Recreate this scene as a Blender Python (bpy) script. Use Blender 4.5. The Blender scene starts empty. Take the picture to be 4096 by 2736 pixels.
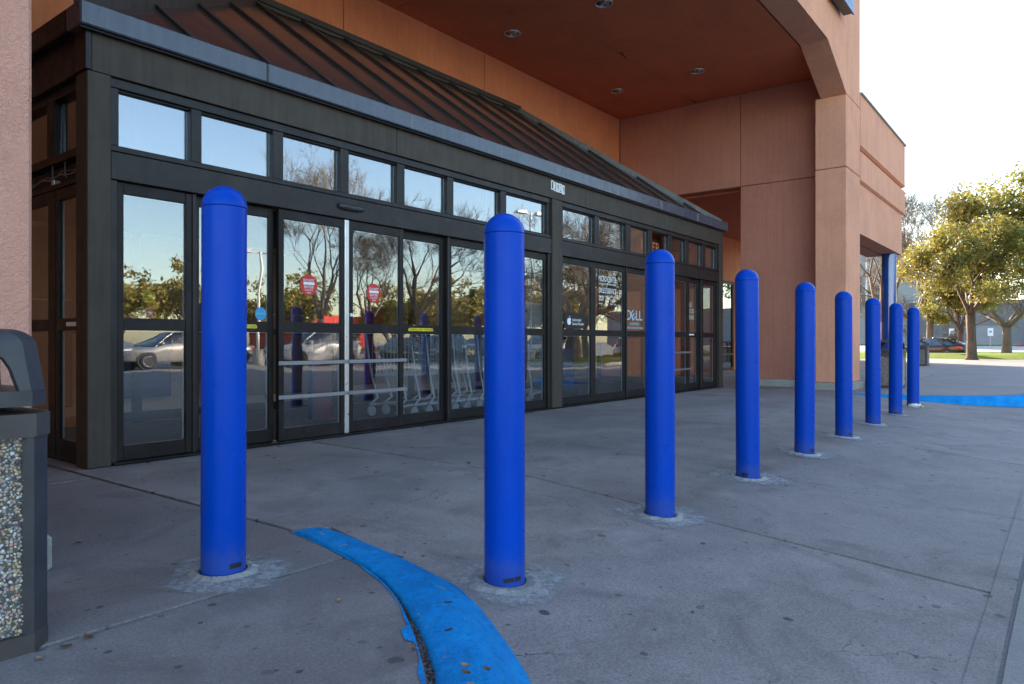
import bpy, bmesh, math, random
from mathutils import Vector, Matrix, noise as mnoise

random.seed(7)
D = bpy.data
S = bpy.context.scene
C = S.collection
R = math.radians

# ------------------------------------------------------------------ camera, sky, sun, exposure
ZC = 0.91
YAW = R(37.77)                      # the store front runs along +X; the camera looks between +X and +Y
cam_d = D.cameras.new('camera')
cam_d.sensor_width = 36.0
cam_d.lens = 36.0 * 2880.0 / 4096.0
cam_d.clip_start = 0.05
cam_d.clip_end = 2000
cam = D.objects.new('camera', cam_d)
C.objects.link(cam)
cam.location = (0, 0, ZC)
cam.rotation_euler = (R(90), 0, YAW - R(90))
S.camera = cam

SUN_AZ = math.atan2(0.73, 0.68)     # direction towards the sun, measured from +X to +Y
SUN_EL = R(16.5)
world = D.worlds.new('World')
S.world = world
world.use_nodes = True
wn = world.node_tree.nodes
wl = world.node_tree.links
wn.clear()
w_out = wn.new('ShaderNodeOutputWorld')
w_bg = wn.new('ShaderNodeBackground')
w_sky = wn.new('ShaderNodeTexSky')
w_sky.sky_type = 'NISHITA'
w_sky.sun_disc = False
w_sky.sun_elevation = SUN_EL
w_sky.sun_rotation = R(90) - SUN_AZ
w_sky.air_density = 1.0
w_sky.dust_density = 0.7
w_sky.ozone_density = 1.0
w_bg.inputs['Strength'].default_value = 0.13
wl.new(w_sky.outputs[0], w_bg.inputs['Color'])
wl.new(w_bg.outputs[0], w_out.inputs['Surface'])

sun_d = D.lights.new('sun', 'SUN')
sun_d.energy = 5.0
sun_d.angle = R(0.55)
sun_d.color = (1.0, 0.86, 0.68)
sun = D.objects.new('sun', sun_d)
C.objects.link(sun)
to_sun = Vector((math.cos(SUN_EL) * math.cos(SUN_AZ), math.cos(SUN_EL) * math.sin(SUN_AZ), math.sin(SUN_EL)))
sun.rotation_euler = to_sun.to_track_quat('Z', 'Y').to_euler()
sun.location = (20, 30, 30)

S.view_settings.view_transform = 'Standard'
S.view_settings.look = 'None'
S.view_settings.gamma = 1
S.view_settings.use_curve_mapping = False
S.view_settings.exposure = 2.3
S.render.engine = 'CYCLES'
S.cycles.use_denoising = True
S.cycles.max_bounces = 10
S.cycles.diffuse_bounces = 5
S.cycles.glossy_bounces = 4
S.cycles.transparent_max_bounces = 24
S.cycles.caustics_reflective = False
S.cycles.caustics_refractive = False
S.cycles.sample_clamp_indirect = 8.0

# ------------------------------------------------------------------ material helpers
MATS = {}

def newmat(name):
    m = D.materials.new(name)
    m.use_nodes = True
    nt = m.node_tree
    for n in list(nt.nodes):
        nt.nodes.remove(n)
    MATS[name] = m
    return m, nt, nt.nodes, nt.links

def N(nt, typ, **kw):
    n = nt.nodes.new(typ)
    for k, v in kw.items():
        if k.startswith('i_'):
            n.inputs[k[2:].replace('_', ' ')].default_value = v
        else:
            setattr(n, k, v)
    return n

def noise_tex(nt, vec, scale, detail=4.0, rough=0.55, dist=0.0):
    n = nt.nodes.new('ShaderNodeTexNoise')
    n.inputs['Scale'].default_value = scale
    n.inputs['Detail'].default_value = detail
    n.inputs['Roughness'].default_value = rough
    n.inputs['Distortion'].default_value = dist
    nt.links.new(vec, n.inputs['Vector'])
    return n.outputs['Fac']

def ramp(nt, fac, stops):
    n = nt.nodes.new('ShaderNodeValToRGB')
    el = n.color_ramp.elements
    while len(el) > 1:
        el.remove(el[0])
    el[0].position = stops[0][0]
    c0 = stops[0][1]
    el[0].color = (c0, c0, c0, 1) if not hasattr(c0, '__len__') else (*c0, 1)
    for p, c in stops[1:]:
        e = el.new(p)
        e.color = (c, c, c, 1) if not hasattr(c, '__len__') else (*c, 1)
    nt.links.new(fac, n.inputs['Fac'])
    return n.outputs['Color']

def mix(nt, fac, a, b, blend='MIX'):
    n = nt.nodes.new('ShaderNodeMix')
    n.data_type = 'RGBA'
    n.blend_type = blend
    n.clamp_factor = True
    for sock, v in ((n.inputs[0], fac), (n.inputs[6], a), (n.inputs[7], b)):
        if isinstance(v, bpy.types.NodeSocket):
            nt.links.new(v, sock)
        elif hasattr(v, '__len__'):
            sock.default_value = (*v, 1) if len(v) == 3 else v
        else:
            sock.default_value = v
    return n.outputs[2]

def mth(nt, op, a, b=None, clamp=False):
    n = nt.nodes.new('ShaderNodeMath')
    n.operation = op
    n.use_clamp = clamp
    for i, v in enumerate((a, b)):
        if v is None:
            continue
        if isinstance(v, bpy.types.NodeSocket):
            nt.links.new(v, n.inputs[i])
        else:
            n.inputs[i].default_value = v
    return n.outputs[0]

def wpos(nt, scale=(1, 1, 1)):
    g = nt.nodes.new('ShaderNodeNewGeometry')
    if scale == (1, 1, 1):
        return g.outputs['Position']
    m = nt.nodes.new('ShaderNodeMapping')
    m.inputs['Scale'].default_value = scale
    nt.links.new(g.outputs['Position'], m.inputs['Vector'])
    return m.outputs['Vector']

def finish(m, nt, color, rough, metal=0.0, spec=0.5, bump=None, bump_d=0.002, bump_s=1.0, emit=None, emit_s=0.0, coat=0.0):
    p = nt.nodes.new('ShaderNodeBsdfPrincipled')
    o = nt.nodes.new('ShaderNodeOutputMaterial')
    def put(sock, v):
        if isinstance(v, bpy.types.NodeSocket):
            nt.links.new(v, p.inputs[sock])
        elif hasattr(v, '__len__'):
            p.inputs[sock].default_value = (*v, 1) if len(v) == 3 else v
        else:
            p.inputs[sock].default_value = v
    put('Base Color', color)
    put('Roughness', rough)
    put('Metallic', metal)
    put('Specular IOR Level', spec)
    put('Coat Weight', coat)
    if emit is not None:
        put('Emission Color', emit)
        put('Emission Strength', emit_s)
    if bump is not None:
        b = nt.nodes.new('ShaderNodeBump')
        b.inputs['Distance'].default_value = bump_d
        b.inputs['Strength'].default_value = bump_s
        nt.links.new(bump, b.inputs['Height'])
        nt.links.new(b.outputs[0], p.inputs['Normal'])
    nt.links.new(p.outputs[0], o.inputs['Surface'])
    return m

def plain(name, col, rough=0.5, metal=0.0, spec=0.5, var=0.12, vscale=6.0, bump=0.0, bscale=120.0, coat=0.0):
    """A coat of paint, plastic or metal: one base colour with slight uneven wear and relief."""
    m, nt, nn, ll = newmat(name)
    v = wpos(nt)
    f = noise_tex(nt, v, vscale, 6, 0.6)
    k = ramp(nt, f, [(0.25, 1 - var), (0.75, 1 + var)])
    colr = mix(nt, 1.0, col, k, 'MULTIPLY')
    rg = ramp(nt, noise_tex(nt, v, vscale * 2.3, 5), [(0.3, max(0.02, rough - 0.07)), (0.7, min(1, rough + 0.07))])
    bh = noise_tex(nt, v, bscale, 4) if bump else None
    return finish(m, nt, colr, rg, metal, spec, bh, bump, 1.0, coat=coat)

def emitter(name, col, strength):
    m, nt, nn, ll = newmat(name)
    return finish(m, nt, (0.6, 0.6, 0.6), 0.4, emit=col, emit_s=strength)

# ------------------------------------------------------------------ materials
def make_concrete(name, lo, hi, grain=0.5, spots=True, seed=0.0):
    m, nt, nn, ll = newmat(name)
    v0 = wpos(nt)
    mp = N(nt, 'ShaderNodeMapping')
    mp.inputs['Location'].default_value = (seed, seed * 0.7, 0)
    ll.new(v0, mp.inputs['Vector'])
    v = mp.outputs['Vector']
    big = noise_tex(nt, v, 0.75, 7, 0.62, 0.5)
    mid = noise_tex(nt, v, 3.6, 7, 0.66, 0.8)
    fine = noise_tex(nt, v, 30, 6, 0.8)
    grit = noise_tex(nt, v, 210, 3, 0.7)
    t = mth(nt, 'ADD', mth(nt, 'MULTIPLY', big, 0.62), mth(nt, 'MULTIPLY', mid, 0.42))
    t = mth(nt, 'ADD', t, mth(nt, 'MULTIPLY', fine, 0.10))
    base = ramp(nt, t, [(0.34, lo), (0.55, tuple((a + b) / 2 for a, b in zip(lo, hi))), (0.74, hi)])
    gsum = mth(nt, 'ADD', mth(nt, 'MULTIPLY', grit, 0.5), mth(nt, 'MULTIPLY', noise_tex(nt, v, 85, 3, 0.7), 0.5))
    gk = ramp(nt, gsum, [(0.36, 1 - grain * 0.62), (0.5, 1.0), (0.64, 1 + grain * 0.55)])
    col = mix(nt, 1.0, base, gk, 'MULTIPLY')
    # brownish exposed sand grains
    sand = ramp(nt, noise_tex(nt, v, 330, 2, 0.5), [(0.62, 0.0), (0.70, 0.55)])
    col = mix(nt, sand, col, (0.22, 0.17, 0.13))
    pale = ramp(nt, noise_tex(nt, v, 260, 2, 0.5), [(0.66, 0.0), (0.74, 0.5)])
    col = mix(nt, pale, col, (0.5, 0.5, 0.5))
    # scuff streaks
    vs = N(nt, 'ShaderNodeMapping')
    vs.inputs['Rotation'].default_value = (0, 0, 0.5)
    vs.inputs['Scale'].default_value = (1.2, 9, 1)
    ll.new(v, vs.inputs['Vector'])
    st = ramp(nt, noise_tex(nt, vs.outputs['Vector'], 2.6, 6, 0.7, 0.4), [(0.6, 0.0), (0.78, 0.32)])
    col = mix(nt, st, col, tuple(h * 1.2 for h in hi))
    if spots:
        for sc_, thr, cut, a_ in ((3.1, 0.050, 0.40, 0.85), (7.3, 0.065, 0.45, 0.75), (1.7, 0.030, 0.35, 0.7)):
            wv = N(nt, 'ShaderNodeTexNoise')
            wv.inputs['Scale'].default_value = 16
            wv.inputs['Detail'].default_value = 3
            ll.new(v, wv.inputs['Vector'])
            wm = N(nt, 'ShaderNodeVectorMath', operation='MULTIPLY_ADD')
            wm.inputs[1].default_value = (0.035, 0.035, 0)
            ll.new(wv.outputs['Color'], wm.inputs[0])
            ll.new(v, wm.inputs[2])
            vo = N(nt, 'ShaderNodeTexVoronoi')
            vo.voronoi_dimensions = '2D'
            vo.inputs['Scale'].default_value = sc_
            ll.new(wm.outputs[0], vo.inputs['Vector'])
            dd = vo.outputs['Distance']
            sep = N(nt, 'ShaderNodeSeparateColor')
            ll.new(vo.outputs['Color'], sep.inputs[0])
            rsz = mth(nt, 'MULTIPLY', sep.outputs[1], thr)
            inside = mth(nt, 'LESS_THAN', dd, mth(nt, 'ADD', rsz, thr * 0.35))
            inside = mth(nt, 'MULTIPLY', inside, mth(nt, 'GREATER_THAN', sep.outputs[0], cut))
            inside = mth(nt, 'MULTIPLY', inside, mth(nt, 'MULTIPLY', sep.outputs[2], a_))
            col = mix(nt, inside, col, (0.028, 0.028, 0.032))
    # broad grime
    oi = N(nt, 'ShaderNodeObjectInfo')
    col = mix(nt, 1.0, col, ramp(nt, oi.outputs['Random'], [(0.0, 0.88), (1.0, 1.10)]), 'MULTIPLY')
    gr = ramp(nt, noise_tex(nt, v, 1.5, 8, 0.7, 1.0), [(0.52, 0.0), (0.60, 0.22), (0.72, 0.55)])
    col = mix(nt, gr, col, tuple(a * 0.62 for a in lo))
    if spots:
        # hairline cracks in places
        wc = N(nt, 'ShaderNodeVectorMath', operation='MULTIPLY_ADD')
        wn2 = N(nt, 'ShaderNodeTexNoise')
        wn2.inputs['Scale'].default_value = 3.5
        wn2.inputs['Detail'].default_value = 5
        ll.new(v, wn2.inputs['Vector'])
        wc.inputs[1].default_value = (0.5, 0.5, 0)
        ll.new(wn2.outputs['Color'], wc.inputs[0])
        ll.new(v, wc.inputs[2])
        vc = N(nt, 'ShaderNodeTexVoronoi')
        vc.voronoi_dimensions = '2D'
        vc.feature = 'DISTANCE_TO_EDGE'
        vc.inputs['Scale'].default_value = 0.55
        ll.new(wc.outputs[0], vc.inputs['Vector'])
        ck = mth(nt, 'LESS_THAN', vc.outputs['Distance'], 0.0016)
        ckm = ramp(nt, noise_tex(nt, v, 0.6, 3), [(0.5, 0.0), (0.56, 0.75)])
        col = mix(nt, mth(nt, 'MULTIPLY', ck, ckm), col, (0.03, 0.028, 0.028))
    h = mth(nt, 'ADD', mth(nt, 'MULTIPLY', grit, 1.0), mth(nt, 'MULTIPLY', fine, 1.4))
    rg = ramp(nt, mid, [(0.3, 0.62), (0.7, 0.82)])
    return finish(m, nt, col, rg, 0, 0.4, h, 0.0022, 0.75)

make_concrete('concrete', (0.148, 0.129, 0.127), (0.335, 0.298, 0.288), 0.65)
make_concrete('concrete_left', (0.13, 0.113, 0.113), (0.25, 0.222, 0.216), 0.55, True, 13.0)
make_concrete('concrete_far', (0.21, 0.195, 0.195), (0.30, 0.28, 0.275), 0.3, False, 5.0)
make_concrete('cement_patch', (0.19, 0.187, 0.182), (0.40, 0.395, 0.385), 0.5, False, 3.0)
make_concrete('plinth_concrete', (0.26, 0.25, 0.23), (0.42, 0.41, 0.38), 0.6, False, 9.0)
make_concrete('asphalt', (0.11, 0.11, 0.115), (0.19, 0.185, 0.185), 0.75, False, 21.0)
make_concrete('lot_paving', (0.25, 0.24, 0.225), (0.36, 0.345, 0.325), 0.4, False, 33.0)

def make_stucco(name, col, bscale=75.0, bump=0.004, streak=True):
    m, nt, nn, ll = newmat(name)
    v = wpos(nt)
    f = noise_tex(nt, v, 1.1, 7, 0.6, 0.4)
    f2 = noise_tex(nt, v, 11, 6, 0.7)
    t = mth(nt, 'ADD', mth(nt, 'MULTIPLY', f, 0.65), mth(nt, 'MULTIPLY', f2, 0.35))
    k = ramp(nt, t, [(0.28, 0.80), (0.5, 1.0), (0.72, 1.14)])
    c = mix(nt, 1.0, col, k, 'MULTIPLY')
    if streak:
        vv = wpos(nt, (9, 9, 0.35))
        st = ramp(nt, noise_tex(nt, vv, 1.6, 6, 0.7), [(0.46, 0.0), (0.72, 0.42)])
        c = mix(nt, st, c, tuple(a * 0.70 for a in col))
    bh = mth(nt, 'ADD', noise_tex(nt, v, bscale, 5, 0.65, 0.6), mth(nt, 'MULTIPLY', noise_tex(nt, v, bscale * 3.3, 3), 0.4))
    return finish(m, nt, c, 0.9, 0, 0.25, bh, bump, 1.0)

TERRA = (0.56, 0.20, 0.10)
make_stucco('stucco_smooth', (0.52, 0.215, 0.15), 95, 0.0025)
make_stucco('stucco_inner', (0.70, 0.245, 0.118), 95, 0.0025)  # same terracotta paint, its warm bounce light put into the colour
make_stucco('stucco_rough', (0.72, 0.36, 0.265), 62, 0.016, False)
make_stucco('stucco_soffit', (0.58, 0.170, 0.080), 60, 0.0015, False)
make_stucco('stucco_wing', (0.74, 0.345, 0.215), 120, 0.002)
make_stucco('building_grey', (0.30, 0.30, 0.31), 8, 0.004)
make_stucco('building_dark', (0.20, 0.205, 0.22), 10, 0.004)
make_stucco('building_white', (0.74, 0.73, 0.71), 8, 0.003, False)
make_stucco('building_red', (0.45, 0.05, 0.04), 8, 0.003, False)

def make_metal(name, col, rough, streak=0.35, chips=True, spec=0.5):
    """Weathered anodised or painted bronze metal."""
    m, nt, nn, ll = newmat(name)
    v = wpos(nt)
    vv = wpos(nt, (14, 14, 0.9))
    t = noise_tex(nt, vv, 1.4, 6, 0.65, 0.3)
    k = ramp(nt, t, [(0.28, 1 - streak), (0.5, 1.0), (0.72, 1 + streak)])
    c = mix(nt, 1.0, col, k, 'MULTIPLY')
    dust = ramp(nt, noise_tex(nt, v, 3.0, 7, 0.7), [(0.5, 0.0), (0.75, 0.14)])
    c = mix(nt, dust, c, (0.12, 0.11, 0.105))
    if chips:
        ch = ramp(nt, noise_tex(nt, v, 95, 2, 0.4), [(0.765, 0.0), (0.78, 0.8)])
        cm = ramp(nt, noise_tex(nt, v, 2.2, 3), [(0.5, 0.0), (0.6, 1.0)])
        c = mix(nt, mth(nt, 'MULTIPLY', ch, cm), c, (0.6, 0.58, 0.52))
    rg = ramp(nt, noise_tex(nt, v, 8, 6, 0.7), [(0.3, rough - 0.08), (0.7, rough + 0.12)])
    return finish(m, nt, c, rg, 0.0, spec, noise_tex(nt, vv, 6, 4), 0.0006, 0.6)

make_metal('bronze_dull', (0.056, 0.044, 0.034), 0.58, 0.25, True, 0.3)
make_metal('bronze_frame', (0.018, 0.015, 0.016), 0.38, 0.25, False, 0.3)
make_metal('bronze_door', (0.013, 0.011, 0.012), 0.40, 0.25, False, 0.22)
make_metal('coping_metal', (0.048, 0.058, 0.085), 0.30, 0.4, False, 0.8)
make_metal('rafter_metal', (0.055, 0.050, 0.050), 0.42, 0.3, False)
plain('flashing_grey', (0.11, 0.11, 0.10), 0.55, 0, 0.5, 0.3, 3)
plain('aluminium', (0.62, 0.62, 0.64), 0.32, 0.85, 0.5, 0.1, 5)
plain('brushed_bar', (0.26, 0.27, 0.30), 0.38, 0.6, 0.5, 0.12, 5)
plain('spacer_metal', (0.45, 0.47, 0.50), 0.4, 0.5)
plain('rubber_black', (0.012, 0.012, 0.013), 0.6)
plain('dark_gap', (0.015, 0.013, 0.012), 0.9)
plain('lamp_reflector', (0.60, 0.60, 0.60), 0.16, 1.0, 0.5, 0.15, 4)
plain('lamp_dark', (0.03, 0.03, 0.03), 0.5)
plain('plastic_dark', (0.040, 0.040, 0.045), 0.42, 0, 0.45, 0.28, 9, 0.0006, 300)
plain('plastic_brown', (0.055, 0.046, 0.045), 0.48, 0, 0.45, 0.25, 9, 0.0006, 300)
plain('bin_liner', (0.35, 0.36, 0.37), 0.4, 0, 0.5, 0.2)
plain('grout', (0.13, 0.115, 0.10), 0.9, 0, 0.3, 0.2, 40)
plain('white_paint', (0.78, 0.78, 0.77), 0.5, 0, 0.4, 0.06)
plain('vinyl_white', (0.82, 0.83, 0.85), 0.5, 0, 0.3, 0.03)
plain('vinyl_red', (0.55, 0.035, 0.03), 0.45, 0, 0.4, 0.08)
plain('vinyl_yellow', (0.75, 0.62, 0.03), 0.45, 0, 0.4, 0.06)
plain('vinyl_black', (0.015, 0.014, 0.014), 0.5, 0, 0.4, 0.1)
plain('vinyl_cyan', (0.04, 0.33, 0.60), 0.45, 0, 0.4, 0.06)
plain('vinyl_paleblue', (0.42, 0.62, 0.70), 0.5, 0, 0.3, 0.05)
plain('vinyl_cream', (0.55, 0.55, 0.42), 0.5, 0, 0.3, 0.05)
plain('vinyl_lime', (0.42, 0.46, 0.05), 0.5, 0, 0.3, 0.1)
plain('tape_black', (0.010, 0.012, 0.022), 0.4, 0, 0.5, 0.4, 60)
plain('sign_blue', (0.02, 0.055, 0.16), 0.28, 0, 0.5, 0.1)
plain('sign_dark', (0.02, 0.02, 0.025), 0.35)
plain('chrome_wire', (0.42, 0.44, 0.47), 0.42, 0.3)
plain('handle_blue', (0.02, 0.07, 0.30), 0.4)
plain('carpet', (0.030, 0.032, 0.038), 0.95, 0, 0.2, 0.2, 60)
plain('store_floor', (0.14, 0.13, 0.12), 0.35, 0, 0.5, 0.15)
plain('store_wall', (0.16, 0.13, 0.10), 0.8)
plain('store_wall_dark', (0.10, 0.075, 0.06), 0.8)
plain('store_ceiling', (0.55, 0.50, 0.40), 0.9)
plain('dark_maroon', (0.11, 0.018, 0.02), 0.45)
plain('kiosk_blue', (0.02, 0.035, 0.12), 0.4)
plain('screen_dark', (0.02, 0.02, 0.025), 0.12)
plain('mat_blue', (0.02, 0.16, 0.36), 0.9)
plain('poster_white', (0.45, 0.47, 0.50), 0.6)
plain('leaf_tan', (0.30, 0.20, 0.12), 0.8, 0, 0.2, 0.3, 30)
plain('leaf_brown', (0.13, 0.075, 0.035), 0.8, 0, 0.2, 0.35, 30)
plain('leaf_dark', (0.055, 0.045, 0.04), 0.8, 0, 0.2, 0.3, 30)
plain('debris_dark', (0.06, 0.05, 0.04), 0.95, 0, 0.2, 0.5, 60, 0.004, 200)
plain('litter_white', (0.7, 0.7, 0.75), 0.35)
plain('litter_yellow', (0.45, 0.36, 0.06), 0.5)
plain('tyre', (0.02, 0.02, 0.021), 0.8)
plain('rim', (0.55, 0.55, 0.56), 0.3, 0.8)
plain('tail_red', (0.5, 0.015, 0.01), 0.2)
plain('head_clear', (0.75, 0.77, 0.8), 0.12)
plain('pole_paint', (0.72, 0.70, 0.66), 0.55)
plain('parapet_cap', (0.30, 0.31, 0.33), 0.4, 0.5)
plain('hall_kerb', (0.55, 0.53, 0.49), 0.85)
plain('red_kerb', (0.45, 0.05, 0.04), 0.7)

def make_bollard_plastic():
    m, nt, nn, ll = newmat('bollard_plastic')
    v = wpos(nt)
    f = noise_tex(nt, wpos(nt, (7, 7, 0.8)), 1.7, 6, 0.65)
    k = ramp(nt, f, [(0.3, 0.90), (0.7, 1.10)])
    c = mix(nt, 1.0, (0.0, 0.052, 0.42), k, 'MULTIPLY')
    sc = ramp(nt, noise_tex(nt, wpos(nt, (30, 30, 6)), 3, 6, 0.8), [(0.66, 0.0), (0.8, 0.16)])
    c = mix(nt, sc, c, (0.01, 0.12, 0.52))
    # road dust splashed near the foot
    tc = N(nt, 'ShaderNodeTexCoord')
    sp = N(nt, 'ShaderNodeSeparateXYZ')
    ll.new(tc.outputs['Object'], sp.inputs[0])
    gz = mth(nt, 'ADD', sp.outputs[2], mth(nt, 'MULTIPLY', noise_tex(nt, wpos(nt, (1, 1, 0.5)), 22, 5, 0.7), -0.14))
    gd = ramp(nt, gz, [(0.0, 0.32), (0.05, 0.06), (0.12, 0.0)])
    c = mix(nt, gd, c, (0.07, 0.09, 0.16))
    rg = ramp(nt, noise_tex(nt, v, 16, 6, 0.7), [(0.3, 0.24), (0.7, 0.38)])
    return finish(m, nt, c, rg, 0, 0.12, noise_tex(nt, v, 7, 3), 0.0016, 0.6)
make_bollard_plastic()

def make_kerb_paint():
    m, nt, nn, ll = newmat('kerb_paint')
    v = wpos(nt)
    f = noise_tex(nt, v, 7, 7, 0.7, 0.6)
    c = ramp(nt, f, [(0.25, (0.0, 0.20, 0.55)), (0.55, (0.001, 0.30, 0.76)), (0.8, (0.006, 0.38, 0.85))])
    chip = ramp(nt, noise_tex(nt, v, 9.5, 6, 0.62, 0.8), [(0.675, 0.0), (0.695, 1.0)])
    c = mix(nt, chip, c, (0.36, 0.34, 0.34))
    dirt = ramp(nt, noise_tex(nt, v, 42, 5, 0.75), [(0.52, 0.0), (0.72, 0.5)])
    c = mix(nt, dirt, c, (0.01, 0.06, 0.16))
    scuff = ramp(nt, noise_tex(nt, wpos(nt, (2, 7, 1)), 5, 6, 0.7, 0.5), [(0.6, 0.0), (0.75, 0.4)])
    c = mix(nt, scuff, c, (0.10, 0.12, 0.15))
    h = mth(nt, 'ADD', mth(nt, 'MULTIPLY', noise_tex(nt, v, 46, 6, 0.7), 1.0), mth(nt, 'MULTIPLY', noise_tex(nt, v, 7, 5), 1.2))
    return finish(m, nt, c, 0.75, 0, 0.2, h, 0.02, 1.0)
make_kerb_paint()

def make_column_paint():
    m, nt, nn, ll = newmat('column_paint')
    v = wpos(nt)
    k = ramp(nt, noise_tex(nt, v, 4, 6), [(0.3, 0.85), (0.7, 1.12)])
    c = mix(nt, 1.0, (0.012, 0.075, 0.33), k, 'MULTIPLY')
    return finish(m, nt, c, 0.07, 0, 0.9, noise_tex(nt, v, 30, 3), 0.0003, 0.5)
make_column_paint()

def make_glass(name, tint, refl, wave, wscale, wseed=0.0):
    """Coated storefront glass: a see-through tint under a mirror-like coating that grows towards grazing angles."""
    m, nt, nn, ll = newmat(name)
    o = N(nt, 'ShaderNodeOutputMaterial')
    tr = N(nt, 'ShaderNodeBsdfTransparent')
    tr.inputs['Color'].default_value = (*tint, 1)
    gl = N(nt, 'ShaderNodeBsdfGlossy')
    gl.inputs['Roughness'].default_value = 0.0
    gl.inputs['Color'].default_value = (0.95, 0.97, 1.0, 1)
    mp = N(nt, 'ShaderNodeMapping')
    g = N(nt, 'ShaderNodeNewGeometry')
    mp.inputs['Location'].default_value = (wseed, 0, wseed)
    ll.new(g.outputs['Position'], mp.inputs['Vector'])
    nz = noise_tex(nt, mp.outputs['Vector'], wscale, 1.5, 0.4, 0.0)
    b = N(nt, 'ShaderNodeBump')
    b.inputs['Distance'].default_value = wave
    b.inputs['Strength'].default_value = 1.0
    ll.new(nz, b.inputs['Height'])
    ll.new(b.outputs[0], gl.inputs['Normal'])
    dt = N(nt, 'ShaderNodeVectorMath', operation='DOT_PRODUCT')
    ll.new(g.outputs['Incoming'], dt.inputs[0])
    ll.new(g.outputs['Normal'], dt.inputs[1])
    cs = mth(nt, 'ABSOLUTE', dt.outputs['Value'])
    sch = mth(nt, 'POWER', mth(nt, 'SUBTRACT', 1.0, cs, True), 5.0)
    fr = mth(nt, 'ADD', mth(nt, 'MULTIPLY', sch, 0.96), 0.04)
    fac = mth(nt, 'ADD', mth(nt, 'MULTIPLY', fr, 1.0 - refl), refl, True)
    ms = N(nt, 'ShaderNodeMixShader')
    ll.new(fac, ms.inputs[0])
    ll.new(tr.outputs[0], ms.inputs[1])
    ll.new(gl.outputs[0], ms.inputs[2])
    ll.new(ms.outputs[0], o.inputs['Surface'])
    return m

make_glass('glass_upper', (0.75, 0.77, 0.79), 0.23, 0.0006, 1.7)
make_glass('glass_mid', (0.86, 0.88, 0.89), 0.135, 0.0013, 2.1, 4.0)
make_glass('glass_lower', (0.88, 0.90, 0.91), 0.06, 0.0017, 2.2, 9.0)
make_glass('glass_inner', (0.80, 0.82, 0.82), 0.05, 0.0005, 1.0)
make_glass('glass_car', (0.25, 0.28, 0.30), 0.12, 0.0, 1.0)

def make_skylight():
    m, nt, nn, ll = newmat('skylight_panel')
    v = wpos(nt)
    k = ramp(nt, noise_tex(nt, v, 2.5, 7, 0.7), [(0.3, 0.8), (0.7, 1.25)])
    c = mix(nt, 1.0, (0.072, 0.050, 0.047), k, 'MULTIPLY')
    return finish(m, nt, c, 0.16, 0, 0.9, noise_tex(nt, v, 1.3, 2), 0.002, 1.0)
make_skylight()

def make_leaf(name, cols, trans=0.4):
    m, nt, nn, ll = newmat(name)
    g = N(nt, 'ShaderNodeNewGeometry')
    c = ramp(nt, g.outputs['Random Per Island'], [(i / max(1, len(cols) - 1), cc) for i, cc in enumerate(cols)])
    d = N(nt, 'ShaderNodeBsdfPrincipled')
    d.inputs['Roughness'].default_value = 0.42
    ll.new(c, d.inputs['Base Color'])
    t = N(nt, 'ShaderNodeBsdfTranslucent')
    ll.new(c, t.inputs['Color'])
    ms = N(nt, 'ShaderNodeMixShader')
    ms.inputs[0].default_value = trans
    o = N(nt, 'ShaderNodeOutputMaterial')
    ll.new(d.outputs[0], ms.inputs[1])
    ll.new(t.outputs[0], ms.inputs[2])
    ll.new(ms.outputs[0], o.inputs['Surface'])
make_leaf('oak_leaf', [(0.24, 0.23, 0.04), (0.14, 0.165, 0.03), (0.33, 0.245, 0.045), (0.10, 0.135, 0.025), (0.36, 0.28, 0.075), (0.18, 0.195, 0.04)], 0.42)
make_leaf('green_leaf', [(0.22, 0.21, 0.04), (0.28, 0.23, 0.05), (0.36, 0.26, 0.06), (0.14, 0.16, 0.035)], 0.4)

def make_bark(name, lo, hi):
    m, nt, nn, ll = newmat(name)
    v = wpos(nt, (1, 1, 0.25))
    f = noise_tex(nt, v, 14, 7, 0.7, 0.8)
    c = ramp(nt, f, [(0.3, lo), (0.7, hi)])
    return finish(m, nt, c, 0.9, 0, 0.25, f, 0.03, 0.8)
make_bark('bark', (0.055, 0.042, 0.032), (0.17, 0.135, 0.105))
make_bark('bark_pale', (0.10, 0.078, 0.06), (0.24, 0.19, 0.15))

def make_grass():
    m, nt, nn, ll = newmat('turf')
    v = wpos(nt)
    f = mth(nt, 'ADD', mth(nt, 'MULTIPLY', noise_tex(nt, v, 0.5, 7, 0.7), 0.6), mth(nt, 'MULTIPLY', noise_tex(nt, v, 11, 6, 0.8), 0.4))
    c = ramp(nt, f, [(0.35, (0.08, 0.15, 0.015)), (0.5, (0.16, 0.24, 0.025)), (0.66, (0.26, 0.28, 0.05))])
    return finish(m, nt, c, 0.9, 0, 0.2, noise_tex(nt, v, 60, 4, 0.8), 0.04, 1.0)
make_grass()

def car_paint(name, col, metal=0.3):
    m, nt, nn, ll = newmat(name)
    return finish(m, nt, col, 0.22, metal, 0.5, coat=0.6)
car_paint('car_dark_blue', (0.008, 0.012, 0.03))
car_paint('car_silver', (0.50, 0.49, 0.47), 0.6)
car_paint('car_white', (0.74, 0.73, 0.71), 0.0)
car_paint('car_black', (0.012, 0.013, 0.015))
car_paint('car_red', (0.35, 0.02, 0.015))
car_paint('car_grey', (0.12, 0.125, 0.13), 0.5)

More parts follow.
